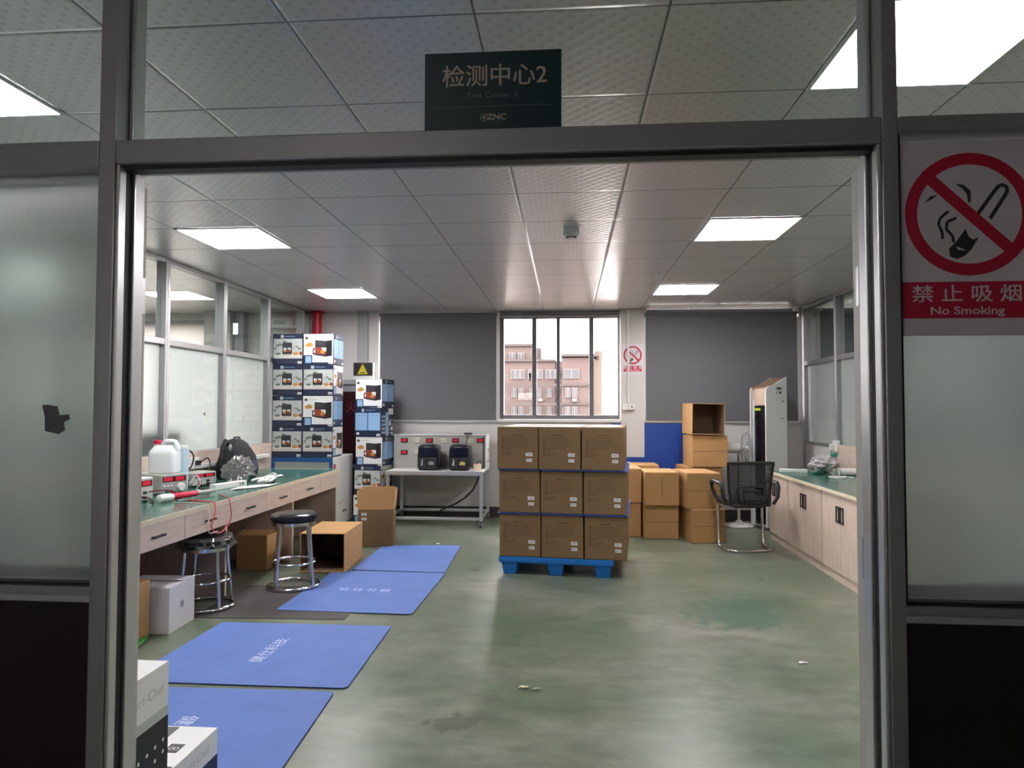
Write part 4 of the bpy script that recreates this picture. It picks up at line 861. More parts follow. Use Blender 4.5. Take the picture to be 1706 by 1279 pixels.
for x0, sg in ((-w/2, -1), (w/2-0.004, 1)): MB().box(x0, x0+0.004, 0.006, d-0.006, h, 0.54, M_KRAFT2, Matrix.Translation((x0, 0, h)) @ Matrix.Rotation(math.radians(5*sg), 4, 'Y') @ Matrix.Translation((-x0, 0, -h))).build('flap', t)
D = Decal((-w/2, 0, 0), (1, 0, 0), (0, -1, 0))
for k2 in range(4): D.rect(w*(0.4+0.06*k2), 0.052, w*(0.44+0.06*k2), 0.060, M_INK)
for i in range(9): D.rect(w*(0.1 if i < 6 else 0.52), 0.088+i*0.022, w*0.92, 0.0905+i*0.022, M_INK)
D.build('printed_lines', t)
for z in (0.268, 0.325-0.1+0.09):
    D = Decal((-w/2, 0, 0), (1, 0, 0), (0, -1, 0)); D.k = 0.0008; D.rect(0.035, z-0.012, 0.085, z+0.012, M_PRW); D.rect(0.042, z-0.006, 0.078, z+0.006, M_MGREY); D.build('barcode_label', t)
t = plain_carton('cardboard_carton', 'low brown carton with a lifted flap under the workbench', (-2.635, 5.635, 0), 0, 0.265, 0.33, 0.285, M_KRAFT2, 'none', None); t['category'] = 'carton'
MB().box(-0.13, 0.13, 0.0, 0.12, 0.285, 0.288, M_KRAFT2, Matrix.Translation((0, 0.0, 0.285)) @ Matrix.Rotation(math.radians(14), 4, 'X') @ Matrix.Translation((0, 0, -0.285))).build('flap', t)
t = plain_carton('cardboard_carton', 'brown carton beside the white box, cut off by the door jamb', (-2.665, 3.575, 0), 0, 0.36, 0.405, 0.335, M_KRAFT2, 'none', None)
t.rotation_euler = (0, 0, 0)
D = Decal((0.18, 0, 0), (0, 1, 0), (1, 0, 0))
for i in range(3): D.rect(0.03, 0.05+i*0.022, 0.2, 0.054+i*0.022, M_INK)
D.build('printed_lines', t)
t = thing('small_box', 'small white and purple box on top of the brown carton', 'box', (-2.605, 3.855, 0.3365), 3); M_PUR = mat('purple_print', (0.10, 0.05, 0.24), 0.4, vary=0)
MB().box(-0.09, 0.06, 0, 0.11, 0, 0.10, M_PRW).build('body', t, 0.002)
for o, u, n, W in (((-0.09, 0, 0), (1, 0, 0), (0, -1, 0), 0.15), ((0.06, 0, 0), (0, 1, 0), (1, 0, 0), 0.11)):
    D = Decal(o, u, n); D.rect(0.015, 0.07, W-0.012, 0.088, M_PUR); D.rect(W*0.52, 0.015, W-0.015, 0.055, M_PUR); D.ell(W*0.28, 0.03, W*0.14, 0.022, M_PUR); D.build('print', t)
t = thing('white_box', 'plain white box with a small black mark below the workbench', 'box', (-2.375, 4.0, 0), 0); a_ = math.radians(0)
t.rotation_euler = (0, 0, math.radians(2))
M_WBOX = mat('white_carton', (0.70, 0.68, 0.70), 0.55, vary=0.02)
MB().box(-0.34, 0, 0.0, 0.30, 0, 0.278, M_WBOX).build('body', t, 0.003)
MB().box(-0.335, -0.002, 0.004, 0.148, 0.278, 0.2805, M_WBOX).build('flap', t); MB().box(-0.335, -0.002, 0.152, 0.296, 0.278, 0.2805, M_WBOX, Matrix.Translation((0, 0.296, 0.278)) @ Matrix.Rotation(math.radians(-2.5), 4, 'X') @ Matrix.Translation((0, -0.296, -0.278))).build('flap', t)
D = Decal((0, 0, 0), (0, 1, 0), (1, 0, 0))
for i in range(4): D.rect(0.128+0.01*i, 0.125, 0.134+0.01*i, 0.165, M_DGREY)
D.build('printed_mark', t)
M_LEAF = mat('bright_green_sheet', (0.05, 0.26, 0.03), 0.5, vary=0.1)
mb = MB(); vs = []; fs = []
for i in range(7):
    for j in range(5): vs.append((-2.475+(0.014*i+0.004*j)*(1-0.16*j), 3.72+0.055*j-0.006*i, 0.018+0.022*noise.noise(Vector((i*1.3, j*1.1, 2)))))
for i in range(6):
    for j in range(4): fs.append((i*5+j, i*5+5+j, i*5+6+j, i*5+1+j))
mb.add(vs, fs, M_LEAF); o = mb.build('green_sheet', smooth=True); sm = o.modifiers.new('s', 'SOLIDIFY'); sm.thickness = 0.002
tag(o, 'crumpled bright green sheet on the floor by the brown carton', 'sheet')

# retail boxes just inside the doorway, left
t = thing('retail_box', 'tall white and black retail box just inside the left jamb', 'box', (-1.215, 1.845, 0)); 
MB().box(-0.34, 0, 0, 0.205, 0, 0.585, M_PRW).build('body', t, 0.002)
D = Decal((0, 0, 0), (0, 1, 0), (1, 0, 0)); D.rect(0, 0.425, 0.205, 0.455, M_PRG); D.poly([(0, 0.0), (0.205, 0.0), (0.205, 0.425), (0, 0.425)], M_PRK2); D.poly([(0.05, 0.0), (0.205, 0.0), (0.205, 0.205), (0.06, 0.205), (0.06, 0.195), (0.05, 0.195)], M_PRT)
for i, (u, v) in enumerate(((0.18, 0.36), (0.14, 0.355), (0.10, 0.35), (0.06, 0.345), (0.18, 0.325), (0.14, 0.315), (0.10, 0.305), (0.06, 0.30))): D.ell(u, v, 0.006, 0.006, M_PRW, 10)
D.build('printed_side', t)
text('Smart-Chef', 0.042, M_PRG, t, 'lettering', Matrix.Translation((0.0008, 0.082, 0.515)) @ Matrix.Rotation(PI/2, 4, 'Z') @ Matrix.Rotation(PI/2, 4, 'X'))
t = thing('retail_box', 'low white retail box with a dark lid panel on the nearest mat', 'box', (-1.25, 2.09, 0.0075))
MB().box(-0.36, 0, 0, 0.335, 0, 0.205, M_PRW).build('body', t, 0.002)
D = Decal((-0.36, 0, 0.205), (1, 0, 0), (0, 0, 1), (0, 1, 0)); D.rect(0.01, 0.10, 0.225, 0.325, mat('graphite_print', (0.10, 0.10, 0.105), 0.3, vary=0.05)); D.rect(0.265, 0.145, 0.315, 0.205, M_PRK)
D.ring(0.282, 0.175, 0.007, 0.0095, M_PRW, 16); D.ring(0.298, 0.175, 0.007, 0.0095, M_PRW, 16)
for i in range(7): D.rect(0.05+i*0.022, 0.21, 0.062+i*0.022, 0.214, M_PRG)
D.rect(0.30, 0.0, 0.355, 0.06, M_NAVY); D.build('printed_lid', t)
text('SUNNYS', 0.038, M_GREYL, t, 'lettering', Matrix.Translation((-0.075, 0.06, 0.2062)) @ Matrix.Rotation(PI/2, 4, 'Z'))
D = Decal((0, 0, 0), (0, 1, 0), (1, 0, 0)); D.rect(0, 0, 0.335, 0.115, M_PRK2); D.build('printed_side', t)
text('Smart-Chef', 0.04, M_PRG, t, 'lettering', Matrix.Translation((0.0008, 0.18, 0.158)) @ Matrix.Rotation(PI/2, 4, 'Z') @ Matrix.Rotation(PI/2, 4, 'X'))

# ================================================================ MATS
def mat_pad(name, label, pts, m, me, z0, th, group, rnd=0.035, wave=0.0):
    t = thing(name, label, 'mat', (0, 0, 0), 0, group); P = [Vector((*p, 0)) for p in pts]; N = len(P); out = []
    for i, p in enumerate(P):
        a = (P[i-1]-p).normalized(); b = (P[(i+1) % N]-p).normalized()
        for k in range(6):
            u = k/5; out.append(p+a*rnd*(1-u)**2+b*rnd*u**2)
    vs = [(p.x, p.y, z0) for p in out]+[(p.x, p.y, z0+th) for p in out]; n_ = len(out)
    mb = MB(); mb.add(vs, [tuple(range(n_))[::-1]], me); mb.add(vs, [tuple(range(n_, 2*n_))], m); mb.add(vs, [(i, (i+1) % n_, n_+(i+1) % n_, n_+i) for i in range(n_)], me); mb.build('pad', t)
    return t
G_ = 'blue anti-fatigue mats on the floor'; LTR = mat('white_mat_letters', (0.55, 0.62, 0.78), 0.6, vary=0)
def mat_text(t, body, size, x, y, z, rz): text(body, size, LTR, t, 'lettering', Matrix.Translation((x, y, z)) @ Matrix.Rotation(math.radians(rz), 4, 'Z'), sx=1.1)
t = mat_pad('floor_mat', 'blue floor mat at the far end, against the brown cartons', [(-1.80, 5.70), (-1.0, 5.66), (-1.04, 6.79), (-1.66, 6.74), (-1.80, 6.66)], M_BLUEM, M_BLUEE, 0.0005, 0.006, G_)
t = mat_pad('floor_mat', 'blue floor mat with upside-down white lettering beside the second stool', [(-1.945, 4.53), (-1.015, 4.505), (-0.99, 5.64), (-1.93, 5.66)], M_BLUEM, M_BLUEE, 0.0045, 0.0025, G_); mat_text(t, '健 仕 科 技', 0.075, -1.50, 5.08, 0.0076, 178)
t = mat_pad('floor_mat', 'blue floor mat in the middle with white sideways lettering', [(-2.19, 3.30), (-1.06, 3.305), (-1.085, 4.255), (-2.17, 4.245)], M_BLUEM, M_BLUEE, 0.0005, 0.0065, G_); mat_text(t, '健仕科技', 0.085, -1.65, 3.78, 0.0076, 88)
t = mat_pad('floor_mat', 'nearest blue floor mat, under the low retail box', [(-2.19, 2.16), (-1.045, 2.15), (-1.105, 3.262), (-2.18, 3.245)], M_BLUEM, M_BLUEE, 0.0005, 0.0065, G_); mat_text(t, '健仕科技', 0.085, -1.645, 2.77, 0.0076, -91)
mat_pad('rubber_mat', 'worn black rubber mat under the two stools', [(-2.425, 4.33), (-1.42, 4.37), (-1.48, 5.1), (-2.425, 5.15)], M_RUB, M_RUB, 0.0005, 0.0035, None, 0.01)

# ================================================================ LEFT WORKBENCH
t = thing('workbench', 'long wooden workbench with green top along the left wall', 'workbench', (-2.40, 3.0, 0)); BD = 0.855; BL = 4.17; BZT = 0.71
MB().box(-BD, -0.006, 0, BL-0.006, 0.682, 0.703, M_WOOD).build('worktop', t)
mb = MB(); mb.box(-0.006, 0.0, 0, BL, 0.680, 0.712, M_EDGE); mb.box(-BD, -0.006, BL-0.006, BL, 0.680, 0.712, M_EDGE); mb.build('edge_band', t, 0.001)
MB().box(-BD, -0.007, 0, BL-0.007, 0.703, 0.711, M_GREEN).build('green_top', t)
ys = [0.03, 0.60, 1.205, 1.79, 2.385, 2.995, 3.60]
for a, b in zip(ys[:-1], ys[1:]):
    d = MB().box(-0.022, -0.004, a+0.002, b-0.002, 0.53, 0.678, M_WOOD).build('drawer', t, 0.0015)
    MB().box(-0.40, -0.022, a+0.03, b-0.03, 0.545, 0.66, M_WOOD).build('drawer_box', d)
    y = (a+b)/2; mb = MB(); mb.tube([(-0.004, y-0.045, 0.604), (0.018, y-0.045, 0.604), (0.020, y+0.045, 0.604), (-0.004, y+0.045, 0.604)], 0.0048, M_BLACKM, 8); mb.box(0.013, 0.024, y-0.058, y+0.058, 0.598, 0.611, M_BLACKM); mb.build('handle', d)
MB().box(-0.022, -0.004, 3.602, BL-0.008, 0.53, 0.678, M_WOOD).build('end_panel', t, 0.0015)
for y in (0.02, 1.785, 2.99, BL-0.03):
    MB().box(-BD+0.02, -0.03, y-0.011, y+0.011, 0, 0.53 if y < 4 else 0.68, M_WOODV).build('side_panel', t, 0.001); MB().box(-0.03, -0.026, y-0.012, y+0.012, 0, 0.53, M_EDGE).build('edge_strip', t)
MB().box(-BD+0.02, -BD+0.036, 0.02, BL-0.03, 0.30, 0.68, M_WOOD).build('back_panel', t)
t = thing('wall_trunking', 'grey power trunking along the wooden upstand with two white sockets', 'trunking', (XL+0.0185, 3.0, 0.84))
MB().box(0, 0.035, 0, 4.3, -0.018, 0.018, M_WHITE).build('duct', t, 0.004)
for y, w in ((2.36, 0.05), (2.78, 0.05)):
    f = MB().box(0, 0.05, y-w, y+w, -0.01, 0.085, M_WHITE).build('socket', t, 0.004); MB().box(0.05, 0.085, y-0.02, y+0.02, 0.02, 0.06, M_BLACK).build('plug', f, 0.004)
def cord(pts, r, m, label, name='cord', cat='cord', group=None):
    P = [Vector(p) for p in pts]; out = []
    for i in range(len(P)-1):
        p0, p1, p2, p3 = P[max(i-1, 0)], P[i], P[i+1], P[min(i+2, len(P)-1)]
        for k in range(6):
            u = k/6; out.append(0.5*((2*p1)+(-p0+p2)*u+(2*p0-5*p1+4*p2-p3)*u*u+(-p0+3*p1-3*p2+p3)*u**3))
    out.append(P[-1]); return tag(MB().tube(out, r, m, 8).build(name, smooth=True, angle=80), label, cat, group)
cord([(-3.172, 5.36, 0.885), (-3.14, 5.39, 0.97), (-3.10, 5.44, 1.01), (-3.07, 5.48, 0.96), (-3.08, 5.46, 0.87), (-3.12, 5.41, 0.84)], 0.007, M_BLACK, 'thick black plug cord arching up behind the white jerrycan')
cord([(-3.172, 5.78, 0.885), (-3.12, 5.80, 0.92), (-3.08, 5.77, 0.86), (-3.09, 5.74, 0.80), (-3.14, 5.72, 0.718)], 0.006, M_BLACK, 'black cord drooping from the second wall socket')

# instruments on the bench
def instrument(label, loc, rz, w, d, h, kind):
    t = thing('bench_meter', label, 'meter', loc, rz)
    MB().box(-d, 0, -w/2, w/2, 0.012, h, M_INST if kind != 'white' else M_WHITE).build('case', t, 0.004)
    MB().box(0, 0.006, -w/2+0.002, w/2-0.002, 0.015, h-0.003, M_MGREY if kind == 'grey' else M_PRG).build('front_panel', t, 0.002)
    for x in (-d+0.03, -0.03):
        for y in (-w/2+0.03, w/2-0.03): MB().lathe([(0.01, 0), (0.01, 0.012)], M_BLACK, 10, (x, y, 0)).build('foot', t)
    D = Decal((0.006, -w/2, 0), (0, 1, 0), (1, 0, 0)); D.rect(w*0.06, h*0.64, w*0.94, h*0.90, M_DISP)
    for k in range(7):
        if k == 3: continue
        a = w*(0.12+0.11*k); D.rect(a, h*0.68, a+w*0.02, h*0.86, M_LED); D.rect(a+w*0.055, h*0.68, a+w*0.075, h*0.86, M_LED); D.rect(a, h*0.84, a+w*0.07, h*0.87, M_LED); D.rect(a, h*0.755, a+w*0.07, h*0.785, M_LED)
    D.build('digit_display', t)
    T_ = lambda y, z: Matrix.Translation((0.006, y, z)) @ Matrix.Rotation(PI/2, 4, 'Y')
    if kind == 'grey':
        MB().lathe([(0.03, 0), (0.03, 0.02), (0.026, 0.024), (0, 0.024)], M_WHITE, 24, T=T_(w*0.22, h*0.36)).build('dial', t, smooth=True)
        for i in range(3): MB().box(0.006, 0.009, -w*0.42+i*0.03, -w*0.42+0.02+i*0.03, h*0.42, h*0.5, M_WHITE).build('button', t)
        for y, m in ((-w*0.3, M_GREEN), (-w*0.12, M_RED)): MB().lathe([(0.011, 0), (0.010, 0.018), (0, 0.019)], m, 14, T=T_(y, h*0.17)).build('terminal', t, smooth=True)
    else:
        for y, m in ((-w*0.25, M_RED), (w*0.1, M_BLACK)):
            for z in (h*0.2, h*0.4): MB().lathe([(0.010, 0), (0.009, 0.02), (0, 0.021)], m, 14, T=T_(y, z)).build('terminal', t, smooth=True)
instrument('large grey bench meter with red digits under the jerrycan', (-2.925, 4.955, 0.7112), -23, 0.22, 0.235, 0.15, 'grey')
instrument('white bench meter with red plugs at the door jamb', (-2.89, 4.50, 0.7112), -8, 0.22, 0.22, 0.165, 'white')
instrument('low pale bench meter with a pink-red display under the plastic film', (-2.985, 5.50, 0.7112), -14, 0.26, 0.18, 0.115, 'pale')
# jerrycan
t = thing('jerrycan', 'white plastic jerrycan with red cap on the grey meter', 'jerrycan', (-3.045, 5.03, 0.8615), -82)
w, d, h = 0.10, 0.075, 0.215
def lo(prof, N, q, m, c=(0, 0, 0)):
    mb = MB(); vs = []; fs = []
    for z, a, b, ox in prof:
        for i in range(N):
            an = 2*PI*i/N; cc, ss = math.cos(an), math.sin(an); vs.append((c[0]+b*math.copysign(abs(cc)**q, cc), c[1]+ox+a*math.copysign(abs(ss)**q, ss), c[2]+z))
    for i in range(len(prof)-1):
        for j in range(N): fs.append((i*N+j, i*N+(j+1) % N, (i+1)*N+(j+1) % N, (i+1)*N+j))
    fs += [tuple(range(N))[::-1], tuple(range((len(prof)-1)*N, len(prof)*N))]; return mb.add(vs, fs, m)
M_HDPE = mat('milky_hdpe', (0.74, 0.78, 0.79), 0.35, vary=0.01)
lo([(0, .093, .068, 0), (0.008, .1, .075, 0), (0.15, .1, .075, 0), (0.17, .095, .07, 0), (0.20, .07, .05, 0.0), (0.212, .055, .04, 0.005)], 32, 0.35, M_HDPE).build('body', t, smooth=True)
MB().lathe([(0.025, 0.195), (0.025, 0.225)], M_HDPE, 18, (0, -0.055, 0)).build('neck', t, smooth=True)
MB().lathe([(0.029, 0.222), (0.029, 0.247), (0.025, 0.251), (0, 0.251)], M_RED, 24, (0, -0.055, 0)).build('cap', t, smooth=True)
MB().tube([(0, -0.012, 0.20), (0, -0.01, 0.226), (0, 0.006, 0.240), (0, 0.05, 0.240), (0, 0.075, 0.235), (0, 0.087, 0.21), (0, 0.09, 0.175)], [.018, .02, .019, .019, .02, .022, .024], M_HDPE, 12).build('handle', t, smooth=True)
t = thing('jug', 'pale blue plastic jug half hidden behind the jerrycan', 'jug', (-3.06, 5.27, 0.7112), 0)
lo([(0, .05, .05, 0), (0.3, .055, .055, 0), (0.33, .055, .055, 0)], 24, 0.6, mat('pale_blue_plastic', (0.5, 0.66, 0.78), 0.3, vary=0.02)).build('body', t, smooth=True)
MB().lathe([(0.057, 0.325), (0.057, 0.345), (0.0, 0.35)], M_WHITE, 24).build('lid', t, smooth=True)
# loose leads, soldering tool, cables
cord([(-2.866, 4.55, 0.78), (-2.80, 4.60, 0.785), (-2.76, 4.68, 0.77), (-2.78, 4.74, 0.717), (-2.82, 4.70, 0.717)], 0.0045, mat('dark_red_wire', (0.16, 0.012, 0.03), 0.45, vary=0), 'dark red test lead looping from the white bench meter', 'test_lead', 'cable')
cord([(-2.87, 4.45, 0.75), (-2.82, 4.44, 0.76), (-2.79, 4.46, 0.74), (-2.80, 4.50, 0.717), (-2.83, 4.52, 0.717)], 0.0045, mat('dark_red_wire', (0, 0, 0)), 'second dark red test lead above the first one', 'test_lead', 'cable')
t = thing('hand_tool', 'red handled hand tool with grey shaft lying on the bench edge', 'tool', (-2.735, 4.54, 0.7415), 0)
mb = MB(); q = Vector((0.12, 0.47, 0)).normalized(); P = lambda s: tuple(q*s)
MB().tube([P(-0.07), P(-0.06), P(0.0), P(0.05), P(0.06)], [0.012, 0.026, 0.029, 0.024, 0.018], M_WHITE, 14).build('end_cover', t, smooth=True)
MB().tube([P(0.06), P(0.08), P(0.26), P(0.28)], [0.02, 0.023, 0.021, 0.018], M_RED, 14).build('handle', t, smooth=True)
MB().tube([P(0.28), P(0.30), P(0.45), P(0.46)], [0.015, 0.016, 0.015, 0.009], M_MGREY, 14).build('shaft', t, smooth=True)
RW = mat('red_wire', (0.5, 0.03, 0.035), 0.4, vary=0); WW = mat('pale_wire', (0.6, 0.5, 0.46), 0.4, vary=0)
cord([(-2.62, 4.62, 0.717), (-2.50, 4.58, 0.718), (-2.42, 4.55, 0.7185), (-2.388, 4.53, 0.717), (-2.366, 4.51, 0.66), (-2.364, 4.47, 0.60), (-2.364, 4.46, 0.56), (-2.362, 4.51, 0.515), (-2.362, 4.60, 0.508), (-2.364, 4.67, 0.54)], 0.0045, RW, 'red wire hanging in a loop over the drawer fronts', 'wire', 'wire')
cord([(-2.60, 5.0, 0.717), (-2.48, 4.85, 0.718), (-2.42, 4.78, 0.7185), (-2.388, 4.74, 0.717), (-2.366, 4.72, 0.66), (-2.364, 4.73, 0.59), (-2.364, 4.69, 0.53)], 0.0035, RW, 'short red wire hanging beside the wire loop', 'wire', 'wire')
cord([(-2.66, 4.50, 0.7155), (-2.50, 4.50, 0.716), (-2.42, 4.46, 0.7165), (-2.388, 4.44, 0.715), (-2.355, 4.42, 0.64), (-2.354, 4.38, 0.58), (-2.354, 4.42, 0.53), (-2.354, 4.52, 0.525)], 0.003, WW, 'pale thin wire hanging with the red wire loop', 'wire', 'wire')
cord([(-2.86, 5.06, 0.78), (-2.82, 5.08, 0.84), (-2.80, 5.10, 0.78), (-2.84, 5.12, 0.73), (-2.78, 5.14, 0.7175), (-2.84, 5.2, 0.7175)], 0.005, M_WHITE, 'white cable bundle beside the grey bench meter', 'cable', 'cable')
cord([(-2.86, 5.16, 0.7185), (-2.77, 5.16, 0.73), (-2.80, 5.24, 0.7185), (-2.88, 5.25, 0.722), (-2.82, 5.31, 0.7185)], 0.006, M_BLACK, 'black cable coil on the bench behind the hand tool', 'cable', 'cable')
t = thing('power_strip', 'white power strip box lying in the middle of the bench', 'power strip', (-2.74, 5.22, 0.7112), -14)
MB().box(-0.06, 0.0, 0, 0.36, 0, 0.045, M_WHITE).build('body', t, 0.004)
D = Decal((0, 0, 0), (0, 1, 0), (1, 0, 0)); D.rect(0.27, 0.012, 0.285, 0.034, M_DGREY); D.rect(0.30, 0.012, 0.32, 0.034, M_DGREY); D.build('printed_marks', t)
def sheet(label, pts, z, m=M_PAPER, cat='paper', name='paper_sheet', amp=0.006, N=8, seed=1, group=None):
    a, b, c, d = [Vector((*p, 0)) for p in pts]; vs = []; fs = []
    for i in range(N+1):
        for j in range(N+1):
            u, v = i/N, j/N; p = a*(1-u)*(1-v)+b*u*(1-v)+c*u*v+d*(1-u)*v; vs.append((p.x, p.y, z+amp*(0.9+noise.noise(Vector((u*2.5, v*2.5, seed)))) ))
    for i in range(N):
        for j in range(N): fs.append((i*(N+1)+j, (i+1)*(N+1)+j, (i+1)*(N+1)+j+1, i*(N+1)+j+1))
    o = MB().add(vs, fs, m).build(name, smooth=True); k = o.modifiers.new('s', 'SOLIDIFY'); k.thickness = 0.001
    return tag(o, label, cat, group)
sheet('white paper sheet at the front edge of the bench', [(-2.62, 5.22), (-2.44, 5.50), (-2.44, 5.72), (-2.66, 5.42)], 0.7125, seed=3)
sheet('white paper sheet by the foot of the black backpack', [(-2.80, 6.05), (-2.70, 5.95), (-2.66, 6.35), (-2.74, 6.45)], 0.7125, seed=5)
t = thing('work_glove', 'crumpled white work glove between the paper sheets', 'glove', (-2.585, 5.80, 0.726), 20)
mb = MB(); mb.blob((0.02, 0.05, 0.022), (0.05, 0.09, 0.022), M_PAPER, 20, 12, 0.35, 3, 4); mb.build('palm', t, smooth=True)
for i in range(4): MB().tube([(0.05-0.028*i, -0.01, 0.016), (0.045-0.03*i, -0.07, 0.014), (0.03-0.03*i, -0.13-0.01*(i % 2), 0.012)], [0.013, 0.012, 0.009], M_PAPER, 10).build('finger', t, smooth=True)
MB().tube([(-0.02, 0.05, 0.02), (-0.09, 0.02, 0.014), (-0.12, -0.04, 0.012)], [0.015, 0.013, 0.009], M_PAPER, 10).build('thumb', t, smooth=True)
MB().tube([(0.03, 0.12, 0.022), (0.04, 0.2, 0.018)], [0.034, 0.038], M_PRG, 14).build('cuff', t, smooth=True)
# backpack
M_BAG = mat('black_bag_fabric', (0.013, 0.013, 0.017), 0.7, vary=0.2, scale=30, bump=0.15); M_BAGB = mat('dark_navy_fabric', (0.018, 0.022, 0.055), 0.65, vary=0.15)
t = thing('backpack', 'black backpack standing against the upstand on the bench', 'backpack', (-3.06, 6.22, 0.7112), -20)
mb = MB(); vs = []; fs = []; N = 32; prof = [(0.001, .17, .11, 0), (0.02, .19, .135, 0), (0.10, .185, .14, 0), (0.20, .165, .125, -0.005), (0.27, .13, .105, -0.015), (0.32, .095, .085, -0.02), (0.35, .055, .05, -0.02), (0.36, .015, .015, -0.02)]
for z, a, b, ox in prof:
    for i in range(N):
        an = 2*PI*i/N; cc, ss = math.cos(an), math.sin(an); dn = 1+0.10*noise.noise(Vector((cc*1.6, ss*1.6, z*7)))
        vs.append((ox+b*dn*math.copysign(abs(cc)**0.7, cc), a*dn*math.copysign(abs(ss)**0.7, ss), z))
for i in range(len(prof)-1):
    for j in range(N): fs.append((i*N+j, i*N+(j+1) % N, (i+1)*N+(j+1) % N, (i+1)*N+j))
fs += [tuple(range(N))[::-1], tuple(range((len(prof)-1)*N, len(prof)*N))]; mb.add(vs, fs, M_BAG); mb.build('body', t, smooth=True, angle=80)
MB().blob((0.11, 0.03, 0.09), (0.045, 0.12, 0.085), M_BAGB, 22, 14, 0.12, 2, 3).build('front_pocket', t, smooth=True)
MB().tube([(-0.02, -0.08, 0.29), (0.0, -0.14, 0.34), (0.02, -0.19, 0.29), (0.03, -0.215, 0.19), (0.04, -0.22, 0.09)], [0.02, 0.022, 0.022, 0.02, 0.018], M_BAG, 10).build('strap', t, smooth=True)
MB().tube([(0.05, -0.06, 0.33), (0.08, -0.12, 0.30), (0.11, -0.15, 0.22), (0.12, -0.13, 0.12)], [0.012, 0.016, 0.016, 0.012], M_BAG, 10).build('strap', t, smooth=True)
MB().tube([(-0.01, -0.04, 0.345), (-0.01, -0.03, 0.372), (-0.01, 0.03, 0.372), (-0.01, 0.04, 0.345)], 0.008, M_BAG, 10).build('carry_handle', t, smooth=True)
MB().blob((0.055, -0.135, 0.285), (0.012, 0.018, 0.03), M_PRG, 14, 8, 0.3, 3, 2).build('tag', t, smooth=True)
def crumple(name, label, c, r, m, seed, amp=0.55, fr=3.2, su=44, sv=26, cat='plastic bag', rz=0):
    mb = MB(); vs = []; fs = []
    for i in range(sv+1):
        th = PI*i/sv
        for j in range(su):
            ph = 2*PI*j/su; d = Vector((math.sin(th)*math.cos(ph), math.sin(th)*math.sin(ph), math.cos(th))); k = 0.8+amp*noise.noise(d*fr+Vector((seed, 0, 0)))+amp*0.55*abs(noise.noise(d*fr*2.7+Vector((0, seed, 0))))+amp*0.3*noise.noise(d*fr*6+Vector((seed, seed, 0)))
            vs.append((r[0]*d.x*k, r[1]*d.y*k, max(0.0008, r[2]*(1+d.z*k))))
    for i in range(sv):
        for j in range(su): fs.append((i*su+j, (i+1)*su+j, (i+1)*su+(j+1) % su, i*su+(j+1) % su))
    mb.add(vs, fs, m); o = mb.build(name, smooth=True, angle=25); o.location = c; o.rotation_euler = (0, 0, math.radians(rz)); return tag(o, label, cat)
crumple('plastic_film', 'crumpled clear plastic film heaped in front of the backpack', (-2.84, 5.80, 0.7115), (0.12, 0.26, 0.115), M_FILM, 3, rz=8)

# ================================================================ STOOLS AND FLOOR THINGS
def stool(label, loc, H, rz):
    t = thing('bar_stool', label, 'stool', loc, rz)
    MB().lathe([(0.0, H-0.062), (0.155, H-0.062), (0.172, H-0.052), (0.178, H-0.035), (0.172, H-0.014), (0.15, H-0.002), (0.08, H), (0.0, H-0.003)], mat('black_vinyl', (0.014, 0.014, 0.02), 0.18, vary=0.1, scale=12, bump=0.25), 36).build('seat', t, smooth=True)
    MB().lathe([(0.158, H-0.085), (0.164, H-0.085), (0.164, H-0.062), (0.158, H-0.062)], M_CHROME, 36).build('seat_ring', t, smooth=True)
    R0, R1 = 0.185, 0.15
    for i in range(4):
        a = PI/4+i*PI/2; mb = MB(); mb.tube([(R1*math.cos(a), R1*math.sin(a), H-0.075), (R1*1.02*math.cos(a), R1*1.02*math.sin(a), H-0.15), (R0*math.cos(a), R0*math.sin(a), 0.022)], 0.0125, M_CHROME, 12); mb.build('leg', t, smooth=True)
    ring = lambda R, z: [(R*math.cos(2*PI*i/40), R*math.sin(2*PI*i/40), z) for i in range(40)]
    MB().tube(ring(R0, 0.0115), 0.0115, M_CHROME, 10, True).build('base_ring', t, smooth=True); MB().tube(ring(0.158, 0.185), 0.0085, M_CHROME, 10, True).build('foot_ring', t, smooth=True)
    return t
s1 = stool('chrome stool with a film wrapped black seat, beside the white box', (-2.46, 4.575, 0.0045), 0.475, 10)
mb = MB(); vs = []; fs = []; su, sv = 48, 10
for i in range(sv+1):
    rr_ = 0.02+0.182*(i/sv)
    for j in range(su):
        a = 2*PI*j/su; z = 0.480+0.010*abs(noise.noise(Vector((math.cos(a)*rr_*13, math.sin(a)*rr_*13, 1)))) if i < sv-1 else 0.425+0.03*noise.noise(Vector((math.cos(a)*4, math.sin(a)*4, 5)))
        k = 1+0.03*noise.noise(Vector((math.cos(a)*5, math.sin(a)*5, 2))) if i >= sv-2 else 1; vs.append((rr_*k*math.cos(a), rr_*k*math.sin(a), z))
for i in range(sv):
    for j in range(su): fs.append((i*su+j, (i+1)*su+j, (i+1)*su+(j+1) % su, i*su+(j+1) % su))
mb.add(vs, fs, M_FILM); mb.build('seat_film', s1, smooth=True, angle=30)
stool('taller chrome stool with a plain black seat, beside the open carton', (-2.07, 5.14, 0.0075), 0.555, 25)
